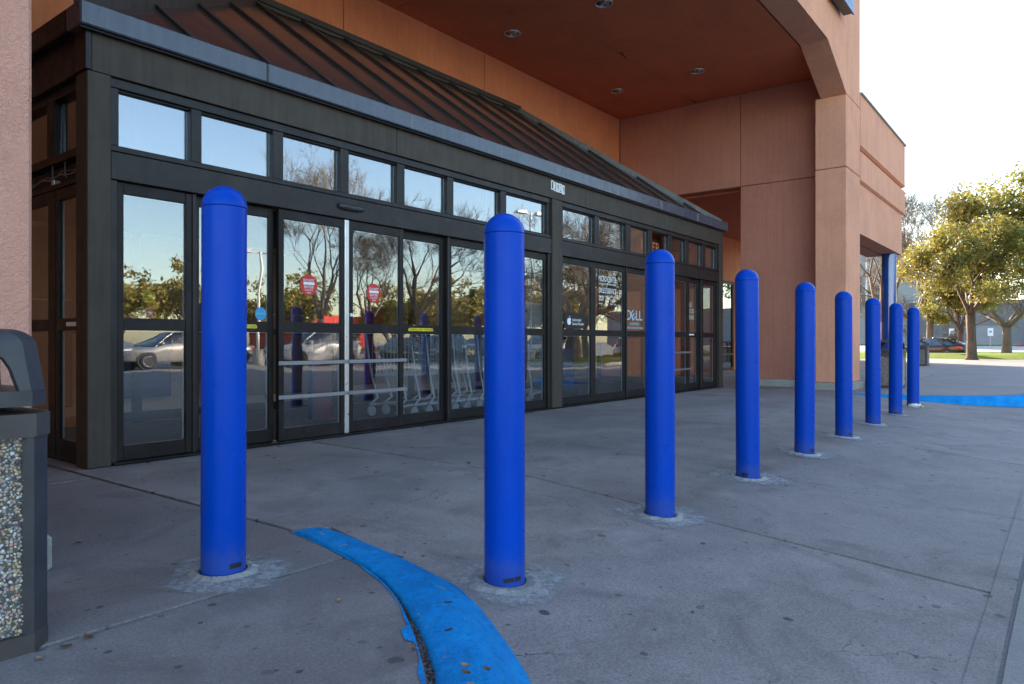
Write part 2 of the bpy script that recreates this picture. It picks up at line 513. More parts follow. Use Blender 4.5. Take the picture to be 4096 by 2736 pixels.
def make_cement_wash():
    """Thin cement slurry wiped round a post: opaque at the post, ragged and patchy further out."""
    m, nt, nn, ll = newmat('cement_wash')
    tc = N(nt, 'ShaderNodeTexCoord')
    mp = N(nt, 'ShaderNodeMapping')
    mp.inputs['Scale'].default_value = (1, 1, 0)
    ll.new(tc.outputs['Object'], mp.inputs['Vector'])
    ln = N(nt, 'ShaderNodeVectorMath', operation='LENGTH')
    ll.new(mp.outputs[0], ln.inputs[0])
    v = wpos(nt)
    wob = mth(nt, 'MULTIPLY', mth(nt, 'SUBTRACT', noise_tex(nt, v, 4.5, 6, 0.62, 0.7), 0.5), 0.42)
    d = mth(nt, 'ADD', ln.outputs['Value'], wob)
    a = ramp(nt, d, [(0.19, 0.9), (0.235, 0.66), (0.242, 0.30), (0.30, 0.0)])
    br = ramp(nt, noise_tex(nt, v, 30, 6, 0.8, 0.9), [(0.38, 0.25), (0.55, 1.0)])
    a = mth(nt, 'MULTIPLY', a, br)
    c = ramp(nt, noise_tex(nt, v, 14, 6, 0.7), [(0.3, (0.26, 0.265, 0.27)), (0.7, (0.42, 0.42, 0.42))])
    p = N(nt, 'ShaderNodeBsdfPrincipled')
    p.inputs['Roughness'].default_value = 0.85
    ll.new(c, p.inputs['Base Color'])
    t = N(nt, 'ShaderNodeBsdfTransparent')
    ms = N(nt, 'ShaderNodeMixShader')
    o = N(nt, 'ShaderNodeOutputMaterial')
    ll.new(a, ms.inputs[0]); ll.new(t.outputs[0], ms.inputs[1]); ll.new(p.outputs[0], ms.inputs[2])
    ll.new(ms.outputs[0], o.inputs['Surface'])
make_cement_wash()

# ------------------------------------------------------------------ mesh helpers
class MB:
    """Collects faces and links them as one mesh object."""
    def __init__(self):
        self.v = []
        self.f = []
        self.sm = []
    def add(self, verts, faces, smooth=False):
        o = len(self.v)
        self.v.extend([tuple(p) for p in verts])
        self.f.extend([tuple(i + o for i in fc) for fc in faces])
        self.sm.extend([smooth] * len(faces))
        return self
    def box(self, x0, x1, y0, y1, z0, z1):
        v = [(x0, y0, z0), (x1, y0, z0), (x1, y1, z0), (x0, y1, z0), (x0, y0, z1), (x1, y0, z1), (x1, y1, z1), (x0, y1, z1)]
        return self.add(v, [(0, 3, 2, 1), (4, 5, 6, 7), (0, 1, 5, 4), (1, 2, 6, 5), (2, 3, 7, 6), (3, 0, 4, 7)])
    def cbox(self, x0, x1, y0, y1, z0, z1, b=0.006):
        """Box with chamfered edges."""
        b = min(b, (x1 - x0) * .4, (y1 - y0) * .4, (z1 - z0) * .4)
        v = []
        idx = {}
        for sx in (0, 1):
            for sy in (0, 1):
                for sz in (0, 1):
                    X = (x0, x1)[sx]; Y = (y0, y1)[sy]; Z = (z0, z1)[sz]
                    bx = b if sx == 0 else -b
                    by = b if sy == 0 else -b
                    bz = b if sz == 0 else -b
                    for a, p in (('x', (X, Y + by, Z + bz)), ('y', (X + bx, Y, Z + bz)), ('z', (X + bx, Y + by, Z))):
                        idx[(sx, sy, sz, a)] = len(v)
                        v.append(p)
        g = lambda *k: idx[k]
        F = []
        for s, rev in ((0, True), (1, False)):
            q = [g(s, 0, 0, 'x'), g(s, 1, 0, 'x'), g(s, 1, 1, 'x'), g(s, 0, 1, 'x')]
            F.append(q[::-1] if rev else q)
            q = [g(0, s, 0, 'y'), g(1, s, 0, 'y'), g(1, s, 1, 'y'), g(0, s, 1, 'y')]
            F.append(q if rev else q[::-1])
            q = [g(0, 0, s, 'z'), g(1, 0, s, 'z'), g(1, 1, s, 'z'), g(0, 1, s, 'z')]
            F.append(q[::-1] if rev else q)
        for sx in (0, 1):
            for sy in (0, 1):
                F.append([g(sx, sy, 0, 'x'), g(sx, sy, 0, 'y'), g(sx, sy, 1, 'y'), g(sx, sy, 1, 'x')])
        for sx in (0, 1):
            for sz in (0, 1):
                F.append([g(sx, 0, sz, 'x'), g(sx, 0, sz, 'z'), g(sx, 1, sz, 'z'), g(sx, 1, sz, 'x')])
        for sy in (0, 1):
            for sz in (0, 1):
                F.append([g(0, sy, sz, 'y'), g(0, sy, sz, 'z'), g(1, sy, sz, 'z'), g(1, sy, sz, 'y')])
        for sx in (0, 1):
            for sy in (0, 1):
                for sz in (0, 1):
                    F.append([g(sx, sy, sz, 'x'), g(sx, sy, sz, 'y'), g(sx, sy, sz, 'z')])
        c = Vector(((x0 + x1) / 2, (y0 + y1) / 2, (z0 + z1) / 2))
        out = []
        for q in F:
            P = [Vector(v[i]) for i in q]
            n = (P[1] - P[0]).cross(P[2] - P[0])
            m = sum(P, Vector()) / len(P)
            out.append(tuple(q) if n.dot(m - c) >= 0 else tuple(q[::-1]))
        return self.add(v, out)
    def tube(self, p0, p1, r0, r1=None, n=8, caps=True, smooth=True):
        r1 = r0 if r1 is None else r1
        p0 = Vector(p0); p1 = Vector(p1)
        d = p1 - p0
        if d.length < 1e-9:
            return self
        d.normalize()
        a = d.orthogonal().normalized()
        b = d.cross(a)
        v = []
        for p, r in ((p0, r0), (p1, r1)):
            for i in range(n):
                t = 2 * math.pi * i / n
                v.append(p + (a * math.cos(t) + b * math.sin(t)) * r)
        f = [(i, (i + 1) % n, n + (i + 1) % n, n + i) for i in range(n)]
        self.add(v, f, smooth)
        if caps:
            self.add(v, [tuple(range(n))[::-1], tuple(range(n, 2 * n))])
        return self
    def path(self, pts, radii, n=6, smooth=True):
        """Tube along a polyline."""
        pts = [Vector(p) for p in pts]
        o = len(self.v)
        prev = None
        for k, p in enumerate(pts):
            d = (pts[min(k + 1, len(pts) - 1)] - pts[max(k - 1, 0)]).normalized()
            a = d.orthogonal().normalized() if prev is None else (prev - d * prev.dot(d)).normalized()
            prev = a
            b = d.cross(a)
            r = radii[k] if hasattr(radii, '__len__') else radii
            for i in range(n):
                t = 2 * math.pi * i / n
                self.v.append(tuple(p + (a * math.cos(t) + b * math.sin(t)) * r))
        for k in range(len(pts) - 1):
            for i in range(n):
                j = (i + 1) % n
                self.f.append((o + k * n + i, o + k * n + j, o + (k + 1) * n + j, o + (k + 1) * n + i))
                self.sm.append(smooth)
        self.f.append(tuple(o + i for i in range(n))[::-1]); self.sm.append(False)
        e = o + (len(pts) - 1) * n
        self.f.append(tuple(e + i for i in range(n))); self.sm.append(False)
        return self
    def lathe(self, prof, n=32, c=(0, 0, 0), smooth=True):
        v = []
        for r, z in prof:
            for i in range(n):
                t = 2 * math.pi * i / n
                v.append((c[0] + r * math.cos(t), c[1] + r * math.sin(t), c[2] + z))
        f = []
        for k in range(len(prof) - 1):
            for i in range(n):
                j = (i + 1) % n
                f.append((k * n + i, k * n + j, (k + 1) * n + j, (k + 1) * n + i))
        return self.add(v, f, smooth)
    def prism(self, poly, axis, a0, a1):
        """Extrude a 2-D polygon along an axis: 'y' takes (x,z) points, 'x' takes (y,z), 'z' takes (x,y)."""
        def P(p, a):
            return {'x': (a, p[0], p[1]), 'y': (p[0], a, p[1]), 'z': (p[0], p[1], a)}[axis]
        n = len(poly)
        area = sum(poly[i][0] * poly[(i + 1) % n][1] - poly[(i + 1) % n][0] * poly[i][1] for i in range(n))
        pl = list(poly)
        ccw = area > 0
        if axis == 'y':
            ccw = not ccw
        if not ccw:
            pl = pl[::-1]
        v = [P(p, a0) for p in pl] + [P(p, a1) for p in pl]
        f = [tuple(range(n))[::-1], tuple(range(n, 2 * n))]
        f += [(i, (i + 1) % n, n + (i + 1) % n, n + i) for i in range(n)]
        return self.add(v, f)
    def build(self, name, mat, parent=None, world=True):
        off = Vector((0, 0, 0))
        if parent is not None and world:
            q = parent
            while q is not None:
                off += q.location
                q = q.parent
        me = D.meshes.new(name)
        me.from_pydata([(p[0] - off.x, p[1] - off.y, p[2] - off.z) for p in self.v], [], self.f)
        me.polygons.foreach_set('use_smooth', self.sm)
        me.update()
        o = D.objects.new(name, me)
        C.objects.link(o)
        if mat:
            me.materials.append(MATS[mat])
        if parent is not None:
            o.parent = parent
        return o

def tag(o, label=None, cat=None, group=None, kind=None):
    if label: o['label'] = label
    if cat: o['category'] = cat
    if group: o['group'] = group
    if kind: o['kind'] = kind
    return o

def thing(name, loc, label, cat, group=None):
    o = D.objects.new(name, None)
    o.empty_display_size = 0.1
    o.location = loc
    C.objects.link(o)
    return tag(o, label, cat, group)

def copy_tree(o, parent=None):
    c = o.copy()
    C.objects.link(c)
    c.parent = parent
    for ch in [k for k in o.children]:
        copy_tree(ch, c)
    return c

_text_cache = {}
def text_mesh(txt, w=None, h=None, spacing=1.0):
    """Lettering as flat polygons in the local XZ plane facing -Y, centred, fitted to width w and/or height h."""
    cu = D.curves.new('t', 'FONT')
    cu.body = txt
    cu.align_x = 'CENTER'
    cu.align_y = 'CENTER'
    cu.space_character = spacing
    cu.extrude = 0.012
    cu.resolution_u = 3
    ob = D.objects.new('t', cu)
    C.objects.link(ob)
    dg = bpy.context.evaluated_depsgraph_get()
    me = D.meshes.new_from_object(ob.evaluated_get(dg))
    D.objects.remove(ob)
    D.curves.remove(cu)
    xs = [v.co.x for v in me.vertices]; ys = [v.co.y for v in me.vertices]
    sx = sy = 1.0
    if w: sx = w / (max(xs) - min(xs))
    if h: sy = h / (max(ys) - min(ys))
    if not w: sx = sy
    if not h: sy = sx
    cx = (max(xs) + min(xs)) / 2; cy = (max(ys) + min(ys)) / 2
    for v in me.vertices:
        x, y, z = v.co
        v.co = ((x - cx) * sx, -z * 0.05, (y - cy) * sy)
    me.materials.clear()
    return me

def lettering(txt, mat, loc, w=None, h=None, parent=None, name='lettering', spacing=1.0):
    me = text_mesh(txt, w, h, spacing)
    me.name = name
    me.materials.append(MATS[mat])
    o = D.objects.new(name, me)
    C.objects.link(o)
    l = Vector(loc)
    if parent is not None:
        q = parent
        while q is not None:
            l = l - q.location
            q = q.parent
        o.parent = parent
    o.location = l
    return o

# ------------------------------------------------------------------ ground levels
def ramp_z(y):
    """Height of the entrance apron: level at the doors, a ramp down to the drive."""
    t = 2.95 - y
    if t <= -0.25: return 0.0
    if t < 0.25: return -0.0755 * (t + 0.25) ** 2 / 1.0
    return -0.0755 * t
def lerp_list(pts, y):
    """x at height y on a polyline given as (x, y) with falling y."""
    if y >= pts[0][1]: return pts[0][0]
    for (xa, ya), (xb, yb) in zip(pts, pts[1:]):
        if yb <= y <= ya:
            return xa + (xb - xa) * (ya - y) / (ya - yb)
    return pts[-1][0]

KL = [(2.085, 2.93), (2.045, 2.66), (1.993, 2.42), (1.935, 2.22), (1.867, 2.039), (1.80, 1.90), (1.716, 1.766), (1.645, 1.655), (1.569, 1.549), (1.48, 1.435), (1.394, 1.328), (1.24, 1.16), (1.05, 1.00), (0.75, 0.80), (0.35, 0.62), (-0.3, 0.52), (-6.0, 0.50)]
FKL = [(13.68, 2.95), (13.72, 2.5), (13.85, 2.05), (14.1, 1.5), (14.5, 1.05), (15.1, 0.66), (16.2, 0.52), (45.0, 0.50)]

def slab(name, xl, xr, y0, y1, zf, parent, mat, step=0.12, nx=8, gap=0.0125, skirt=0.10, jit=0.006):
    """One concrete slab: a gridded top that follows zf(y), uneven arrises and a skirt down into the joint."""
    mb = MB()
    ys = []
    n = max(2, int((y1 - y0) / step))
    ys = [y0 + gap + (y1 - y0 - 2 * gap) * i / n for i in range(n + 1)]
    rows = []
    for j, y in enumerate(ys):
        a = xl(y) + gap + random.uniform(0, jit)
        b = xr(y) - gap - random.uniform(0, jit)
        rows.append([(a + (b - a) * i / nx, y + (random.uniform(0, jit) if j == 0 else (-random.uniform(0, jit) if j == n else 0)), zf(y)) for i in range(nx + 1)])
    W = nx + 1
    v = [p for r in rows for p in r]
    f = [(j * W + i, j * W + i + 1, (j + 1) * W + i + 1, (j + 1) * W + i) for j in range(n) for i in range(nx)]
    mb.add(v, f, True)
    rim = [r for r in rows[0]] + [rows[j][-1] for j in range(1, n + 1)] + rows[n][::-1][1:] + [rows[j][0] for j in range(n - 1, 0, -1)]
    m = len(rim)
    cx = sum(p[0] for p in rim) / m; cy = sum(p[1] for p in rim) / m
    # small rounded arris, then down
    o1 = []
    for p in rim:
        d = Vector((p[0] - cx, p[1] - cy)); d.normalize()
        o1.append((p[0] + d.x * 0.002, p[1] + d.y * 0.002, p[2] - 0.005))
    o2 = [(p[0], p[1], p[2] - skirt) for p in o1]
    mb.add(rim + o1 + o2, [(i, m + i, m + (i + 1) % m, (i + 1) % m) for i in range(m)] + [(m + i, 2 * m + i, 2 * m + (i + 1) % m, m + (i + 1) % m) for i in range(m)], False)
    # triangles of the skirt must face outwards
    return mb.build(name, mat, parent)

# ------------------------------------------------------------------ the ground
def terrain_z(x, y):
    d = math.hypot(x, y)
    t = min(1, max(0, (x - 62) / 40))
    t = t * t * (3 - 2 * t)
    return -0.27 + 0.75 * t * (1 if x > 0 else 0)

mb = MB()
xs = [-900, -300, -120, -60, -30, -10, 0, 10, 20, 30, 40, 50, 58, 64, 70, 76, 82, 90, 98, 106, 130, 200, 400, 900]
ys_ = [-900, -300, -150, -90, -60, -40, -20, -8, 0, 8, 20, 40, 60, 100, 200, 400, 900]
v = [(x, y, terrain_z(x, y)) for y in ys_ for x in xs]
W = len(xs)
f = [(j * W + i, j * W + i + 1, (j + 1) * W + i + 1, (j + 1) * W + i) for j in range(len(ys_) - 1) for i in range(W - 1)]
mb.add(v, f, True)
ground = tag(mb.build('ground', 'lot_paving'), 'pale concrete parking lot paving reaching to the horizon', 'ground', kind='structure')

# drive strip in front of the ramp, darker and cracked along its joint
mb = MB()
n = 60
pts_a = []
rows = []
for i in range(n + 1):
    x = -8 + 56 * (i / n) ** 1.0
    e = 0.174 + 0.010 * mnoise.noise((x * 3.1, 0, 0)) + 0.008 * mnoise.noise((x * 11, 4, 0))
    rows.append([(x, e, -0.208), (x, -1.2, -0.214), (x, -6.5, -0.255)])
v = [p for r in rows for p in r]
f = [(i * 3 + k, i * 3 + k + 1, (i + 1) * 3 + k + 1, (i + 1) * 3 + k) for i in range(n) for k in range(2)]
f = [q[::-1] if False else q for q in f]
mb.add(v, [tuple(reversed(q)) if (Vector(v[q[1]]) - Vector(v[q[0]])).cross(Vector(v[q[2]]) - Vector(v[q[0]])).z < 0 else q for q in f], True)
mb.add([rows[i][0] for i in range(n + 1)] + [(rows[i][0][0], rows[i][0][1] + 0.002, -0.30) for i in range(n + 1)], [(i, i + 1, n + 2 + i, n + 1 + i) for i in range(n)])
road = tag(mb.build('road', 'lot_paving'), 'grey worn drive lane along the foot of the ramp', 'road', kind='structure')

walk = D.objects.new('entrance_walkway', None)
C.objects.link(walk)
tag(walk, 'grey speckled concrete walkway and ramp in front of the doors', 'walkway', kind='structure')
JX = [lambda y: 2.10, lambda y: 3.93 + 0.05 * (y - 2.5), lambda y: 8.05 + 0.11 * (y - 1.5), lambda y: 12.15]
KR = [(2.30, 2.95), (2.235, 2.50), (2.17, 2.20), (2.06, 1.90), (1.96, 1.66), (1.86, 1.48), (1.75, 1.33), (1.62, 1.18), (1.43, 1.00), (1.2, 0.84), (0.8, 0.66), (0.4, 0.5), (0.0, 0.36), (-6, 0.33)]
def left_edge(y):
    return 2.10 if y > 2.93 else lerp_list(KR, y) - 0.03
def far_edge(y):
    return 14.6 if y > 2.95 else min(x for x in [lerp_list(FKL, y)]) + 0.05
slab('slab', lambda y: left_edge(y), JX[1], 0.18, 5.52, ramp_z, walk, 'concrete', 0.1, 10)
slab('slab', JX[1], JX[2], 0.18, 5.52, ramp_z, walk, 'concrete', 0.1, 10)
slab('slab', JX[2], JX[3], 0.18, 5.52, ramp_z, walk, 'concrete', 0.1, 10)
slab('slab', JX[3], far_edge, 0.18, 5.52, ramp_z, walk, 'concrete', 0.1, 10)
# the raised side walk left of the ramp
KG = [(x - 0.006 - 0.018 * min(1, max(0, 2.2 - y)), y) for x, y in KL]
def left_slab_edge(y):
    return 2.10 if y > 2.93 else lerp_list(KG, y)
slab('slab', lambda y: -6, lambda y: 2.10, 5.17, 8.3, lambda y: 0.0, walk, 'concrete', 0.25, 12)
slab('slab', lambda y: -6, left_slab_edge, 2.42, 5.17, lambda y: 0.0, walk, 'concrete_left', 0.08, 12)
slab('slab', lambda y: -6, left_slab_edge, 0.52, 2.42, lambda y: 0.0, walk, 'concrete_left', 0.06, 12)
# under and beyond the vestibule, then the long walk to the right
mb = MB()
mb.box(2.13, 14.2, 5.535, 8.36, -0.2, -0.004)
mb.build('vestibule_base', 'concrete', walk)
slab('slab', lambda y: 14.65, lambda y: 18.6, 2.98, 8.38, lambda y: 0.0, walk, 'concrete', 0.3, 6)
slab('slab', lambda y: 18.6, lambda y: 23.0, 2.98, 8.38, lambda y: 0.0, walk, 'concrete_far', 0.3, 6)
mb = MB()
# outline of the far walk: from the far kerb outwards
poly = [(x + 0.16, y + 0.02) for x, y in FKL] + [(45.0, 2.97)]
mb.add([(x, y, 0.0) for x, y in poly] , [tuple(range(len(poly)))])
mb.add([(23.01, 2.98, 0.0), (45, 2.98, 0.0), (45, 8.38, 0.0), (23.01, 8.38, 0.0)], [(0, 1, 2, 3)])
mb.build('walk_surface', 'concrete_far', walk)
mb = MB()
mb.box(2.3, 13.6, 0.195, 0.285, -0.3, -0.2)
# smooth trowelled border along the lower edge of the ramp
mb = MB()
nb = 90
rb = []
for i in range(nb + 1):
    x = 0.9 + 13.0 * i / nb
    w = 0.085 + 0.006 * mnoise.noise((x * 4, 1, 0))
    rb.append([(x, 0.192, ramp_z(0.192) + 0.003), (x, 0.192 + w, ramp_z(0.192 + w) + 0.003)])
mb.add([p for r in rb for p in r], [(2 * i, 2 * i + 2, 2 * i + 3, 2 * i + 1) for i in range(nb)])
mb.build('trowelled_border', 'concrete', walk)
mb = MB()
mb.box(-2, 13.9, 0.145, 0.2, -0.30, -0.2125)
mb.build('joint_fill', 'asphalt', walk)
# dark dirt bed below the joints
mb = MB()
mb.add([(-6, 5.5, -0.03), (2.2, 5.5, -0.03), (2.2, 2.3, -0.03), (-6, 2.3, -0.03)], [(0, 3, 2, 1)])
yb = [0.19 + i * 0.2 for i in range(27)]
mb.add([p for y in yb for p in ((2.28, y, ramp_z(y) - 0.03), (13.6, y, ramp_z(y) - 0.03))], [(2 * i, 2 * i + 1, 2 * i + 3, 2 * i + 2) for i in range(26)])
mb.build('joint_bed', 'debris_dark', walk)

# ------------------------------------------------------------------ painted kerbs
def kerb_mesh(line, side, ramp_low, w_top, face):
    """Sweep a kerb section along the line; side=+1 puts the drop face to the right of travel."""
    P = []
    for (xa, ya), (xb, yb) in zip(line, line[1:]):
        L = math.hypot(xb - xa, yb - ya)
        k = max(1, min(60, int(L / 0.045)))
        for i in range(k):
            P.append((xa + (xb - xa) * i / k, ya + (yb - ya) * i / k))
    P.append(line[-1])
    # smooth
    for _ in range(12):
        P = [P[0]] + [((a[0] + 2 * b[0] + c[0]) / 4, (a[1] + 2 * b[1] + c[1]) / 4) for a, b, c in zip(P, P[1:], P[2:])] + [P[-1]]
    rows = []
    acc = 0
    for i, p in enumerate(P):
        a = P[max(0, i - 1)]; b = P[min(len(P) - 1, i + 1)]
        d = Vector((b[0] - a[0], b[1] - a[1])).normalized()
        n = Vector((d.y, -d.x)) * -side
        q = Vector(p)
        if i: acc += (q - Vector(P[i - 1])).length
        # near the start the kerb grows out of the flush paving
        g = min(1.0, acc / 0.9)
        wob = 0.010 * mnoise.noise((q.x * 6, q.y * 6, 3)) + 0.004 * mnoise.noise((q.x * 23, q.y * 23, 3))
        wt = w_top * (0.85 + 0.15 * g) + wob
        lowz = ramp_low(q.y)
        drop = min(0.0, lowz)
        sec = [(0.0 + wob, -0.09), (0.0 + wob * 1.4, 0.003 + 0.002 * g), (0.02, 0.006 + 0.004 * g), (wt * 0.5, 0.007 + 0.005 * g), (wt * 0.86, 0.005 + 0.003 * g), (wt, 0.0 - 0.006 * g),
               (wt + face * 0.35 * g + 0.006, drop * 0.30 - 0.002), (wt + face * 0.75 * g + 0.010, drop * 0.85), (wt + face * g + 0.014, drop - 0.010)]
        rows.append([(q.x + n.x * s_, q.y + n.y * s_, z) for s_, z in sec])
    k = len(rows[0])
    mb = MB()
    v = [p for r in rows for p in r]
    f = [(i * k + j, i * k + j + 1, (i + 1) * k + j + 1, (i + 1) * k + j) for i in range(len(rows) - 1) for j in range(k - 1)]
    t = f[len(f) // 2]
    mb.add(v, f, True)
    mb.add(rows[0], [tuple(range(k))])
    return mb

def fix_up(o):
    bm = bmesh.new()
    bm.from_mesh(o.data)
    bmesh.ops.recalc_face_normals(bm, faces=bm.faces)
    up = sum(f.normal.z * f.calc_area() for f in bm.faces)
    if up < 0:
        bmesh.ops.reverse_faces(bm, faces=bm.faces)
    bm.to_mesh(o.data)
    bm.free()

near_kerb = kerb_mesh(KL, +1, ramp_z, 0.165, 0.13).build('painted_kerb', 'kerb_paint')
fix_up(near_kerb)
tag(near_kerb, 'chipped blue painted kerb curving beside the two nearest bollards', 'kerb', 'blue kerbs at the ramp')
far_kerb = kerb_mesh(FKL, -1, ramp_z, 0.165, 0.10).build('painted_kerb', 'kerb_paint')
fix_up(far_kerb)
tag(far_kerb, 'blue painted kerb beyond the last bollards, by the far litter bins', 'kerb', 'blue kerbs at the ramp')
# spilt paint edge and grit along the gap of the near kerb
mb = MB()
mg = MB()
mf = MB()
prev = None
ln = []
for (xa, ya), (xb, yb_) in zip(KL[:14], KL[1:14]):
    k = max(2, int(math.hypot(xb - xa, yb_ - ya) / 0.02))
    for i in range(k):
        ln.append((xa + (xb - xa) * i / k, ya + (yb_ - ya) * i / k))
for _ in range(30):
    ln = [ln[0]] + [((a[0] + 2 * b[0] + c[0]) / 4, (a[1] + 2 * b[1] + c[1]) / 4) for a, b, c in zip(ln, ln[1:], ln[2:])] + [ln[-1]]
rows = []
gr = []
for i, p in enumerate(ln):
    a = ln[max(0, i - 1)]; b = ln[min(len(ln) - 1, i + 1)]
    d = Vector((b[0] - a[0], b[1] - a[1])).normalized()
    n = Vector((-d.y, d.x))
    if n.x > 0: n = -n
    s = i / len(ln)
    ww = 0.004 + 0.012 * max(0, mnoise.noise((p[0] * 9, p[1] * 9, 7)) + 0.3) + (0.02 if 0.52 < s < 0.56 else 0)
    o = 0.012 + 0.022 * min(1, max(0, 2.2 - p[1]))
    rows.append(((p[0] + n.x * o, p[1] + n.y * o, 0.003), (p[0] + n.x * (o + ww), p[1] + n.y * (o + ww), 0.003)))
    gr.append(((p[0] + n.x * 0.062, p[1] + n.y * 0.062, -0.012), (p[0] - n.x * 0.02, p[1] - n.y * 0.02, -0.012)))
mb.add([q for r in rows for q in r], [(2 * i, 2 * i + 2, 2 * i + 3, 2 * i + 1) for i in range(len(rows) - 1)])
po = mb.build('paint_spill', 'kerb_paint', near_kerb)
fix_up(po)
mf.add([q for r in gr for q in r], [(2 * i, 2 * i + 2, 2 * i + 3, 2 * i + 1) for i in range(len(gr) - 1)])
fo = mf.build('gap_filler', 'asphalt', near_kerb)
fix_up(fo)
random.seed(31)
for i in range(1500):
    s = random.random() ** 0.45
    p = ln[min(len(ln) - 1, int(s * len(ln)))]
    q = Vector((p[0] - 0.014 + random.gauss(0, 0.007), p[1] + random.gauss(0, 0.012), -0.013))
    r_ = random.uniform(0.002, 0.006)
    mg.add([(q.x - r_, q.y, q.z), (q.x + r_ * .6, q.y - r_, q.z), (q.x + r_ * .5, q.y + r_, q.z + r_ * .4), (q.x, q.y, q.z + r_)], [(0, 1, 3), (1, 2, 3), (2, 0, 3)])
g_o = mg.build('grit', 'debris_dark', near_kerb)
g_o['kind'] = 'stuff'

# ------------------------------------------------------------------ the store building
YW = 8.40          # face of the main wall
ZS = 6.15          # soffit of the entrance canopy
store = thing('store_building', (8.0, YW, 0), 'terracotta stucco store with a deep canopy over its glazed entrance', 'store')

def part(name, mat, parent, fn, *a):
    mb = MB()
    getattr(mb, fn)(*a)
    return mb.build(name, mat, parent)

# hollow shell that keeps the sun behind the store
mb = MB()
mb.box(-25, 39.3, YW + 0.13, YW + 0.33, 3.3, 11.0)
mb.box(-25, 2.0, YW + 0.13, YW + 0.33, -0.2, 3.3)
mb.box(14.35, 39.3, YW + 0.13, YW + 0.33, -0.2, 3.3)
mb.box(39.0, 39.3, YW + 0.34, 45, -0.2, 11.0)
mb.box(-25, -24.7, YW + 0.34, 45, -0.2, 11.0)
mb.box(-24.69, 38.99, 44.7, 45, -0.2, 11.0)
mb.box(-24.69, 38.99, YW + 0.34, 44.69, 10.7, 11.0)
mb.build('shell', 'stucco_wing', store)

g = 0.006
edges = [-10.0, -2.8, 0.42, 3.62, 6.82, 10.03, 13.21, 14.99]
for a, b in zip(edges, edges[1:]):
    part('wall_panel', 'stucco_inner', store, 'cbox', a + g, b - g, YW, YW + 0.11, 2.64, 6.6, 0.008)
for a, b in ((-10.0, -2.8), (-2.8, 0.42), (0.42, 2.18), (14.16, 14.99)):
    part('wall_panel', 'stucco_inner', store, 'cbox', a + g, b - g, YW, YW + 0.11, 0.0, 2.628, 0.008)
for a, b, z0, z1 in ((15.3, 18.4, 0.02, 4.3), (18.4, 19.3, 0.02, 4.3), (19.3, 22.35, 2.80, 4.3), (22.35, 23.2, 0.02, 4.3), (23.2, 26.4, 0.02, 4.3), (26.4, 32.8, 0.02, 9.0), (32.8, 39.2, 0.02, 9.0)):
    part('wall_panel', 'stucco_inner', store, 'cbox', a + g, b - g, YW, YW + 0.11, z0, z1, 0.008)
# joint backing
part('joint_backing', 'dark_gap', store, 'box', -10, 39.0, YW + 0.112, YW + 0.128, 2.7, 6.7)

# end wall of the porch, right: three panels round the passage
XE = 15.0
part('wall_panel', 'stucco_smooth', store, 'cbox', XE, XE + 0.28, 5.52, YW - 0.003, 4.2, 6.6, 0.008)
part('wall_panel', 'stucco_smooth', store, 'cbox', XE, XE + 0.28, 3.87, 5.508, 4.2, 6.6, 0.008)
part('wall_panel', 'stucco_smooth', store, 'cbox', XE, XE + 0.28, 3.87, 5.508, 0.15, 4.19, 0.008)
part('plinth', 'plinth_concrete', store, 'cbox', XE - 0.04, XE + 0.30, 3.92, 5.53, -0.02, 0.148, 0.015)
# unseen left end wall, added for its effect on the light
part('wall_panel', 'stucco_smooth', store, 'cbox', 0.8, 1.08, 4.52, 5.5, 0.0, 6.6, 0.008)
part('wall_panel', 'stucco_smooth', store, 'cbox', 0.8, 1.08, 5.508, YW - 0.003, 4.2, 6.6, 0.008)
part('wing_band', 'stucco_wing', store, 'box', -24.0, -1.62, 3.36, 4.15, 3.10, 5.84)  # unseen left wing, soffit and columns, added to cut light from the left
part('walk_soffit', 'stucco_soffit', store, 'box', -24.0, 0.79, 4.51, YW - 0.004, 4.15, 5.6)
for _x in (-7.0, -13.0, -19.0):
    part('column', 'column_paint', store, 'lathe', [(0.165, 0.0), (0.165, 3.099)], 24, (_x, 3.6, 0))

# portal: beam with haunches, piers
part('portal_beam', 'stucco_wing', store, 'prism', [(1.11, 5.557), (2.43, 6.145), (13.144, 6.145), (14.46, 5.557), (15.56, 5.557), (15.56, 9.8), (-1.6, 9.8), (-1.6, 5.557)], 'y', 3.30, 3.76)
part('pier', 'stucco_wing', store, 'cbox', 14.46, 15.56, 3.30, 3.86, 4.20, 5.552, 0.012)
part('pier', 'stucco_wing', store, 'cbox', 14.46, 15.56, 3.30, 3.86, 0.14, 4.19, 0.012)
part('plinth', 'plinth_concrete', store, 'cbox', 14.42, 15.60, 3.24, 3.91, -0.02, 0.138, 0.02)
part('pier', 'stucco_rough', store, 'cbox', -1.6, 1.11, 3.30, 4.50, 0.16, 5.552, 0.015)
part('plinth', 'plinth_concrete', store, 'cbox', -1.65, 1.15, 3.19, 4.52, -0.02, 0.157, 0.03)
part('canopy_roof', 'stucco_wing', store, 'box', -1.6, 15.28, 3.765, YW + 0.12, 6.65, 6.9)
part('edge_reveal', 'dark_gap', store, 'box', 2.4, 14.9, 3.762, 3.79, 6.19, 6.3)

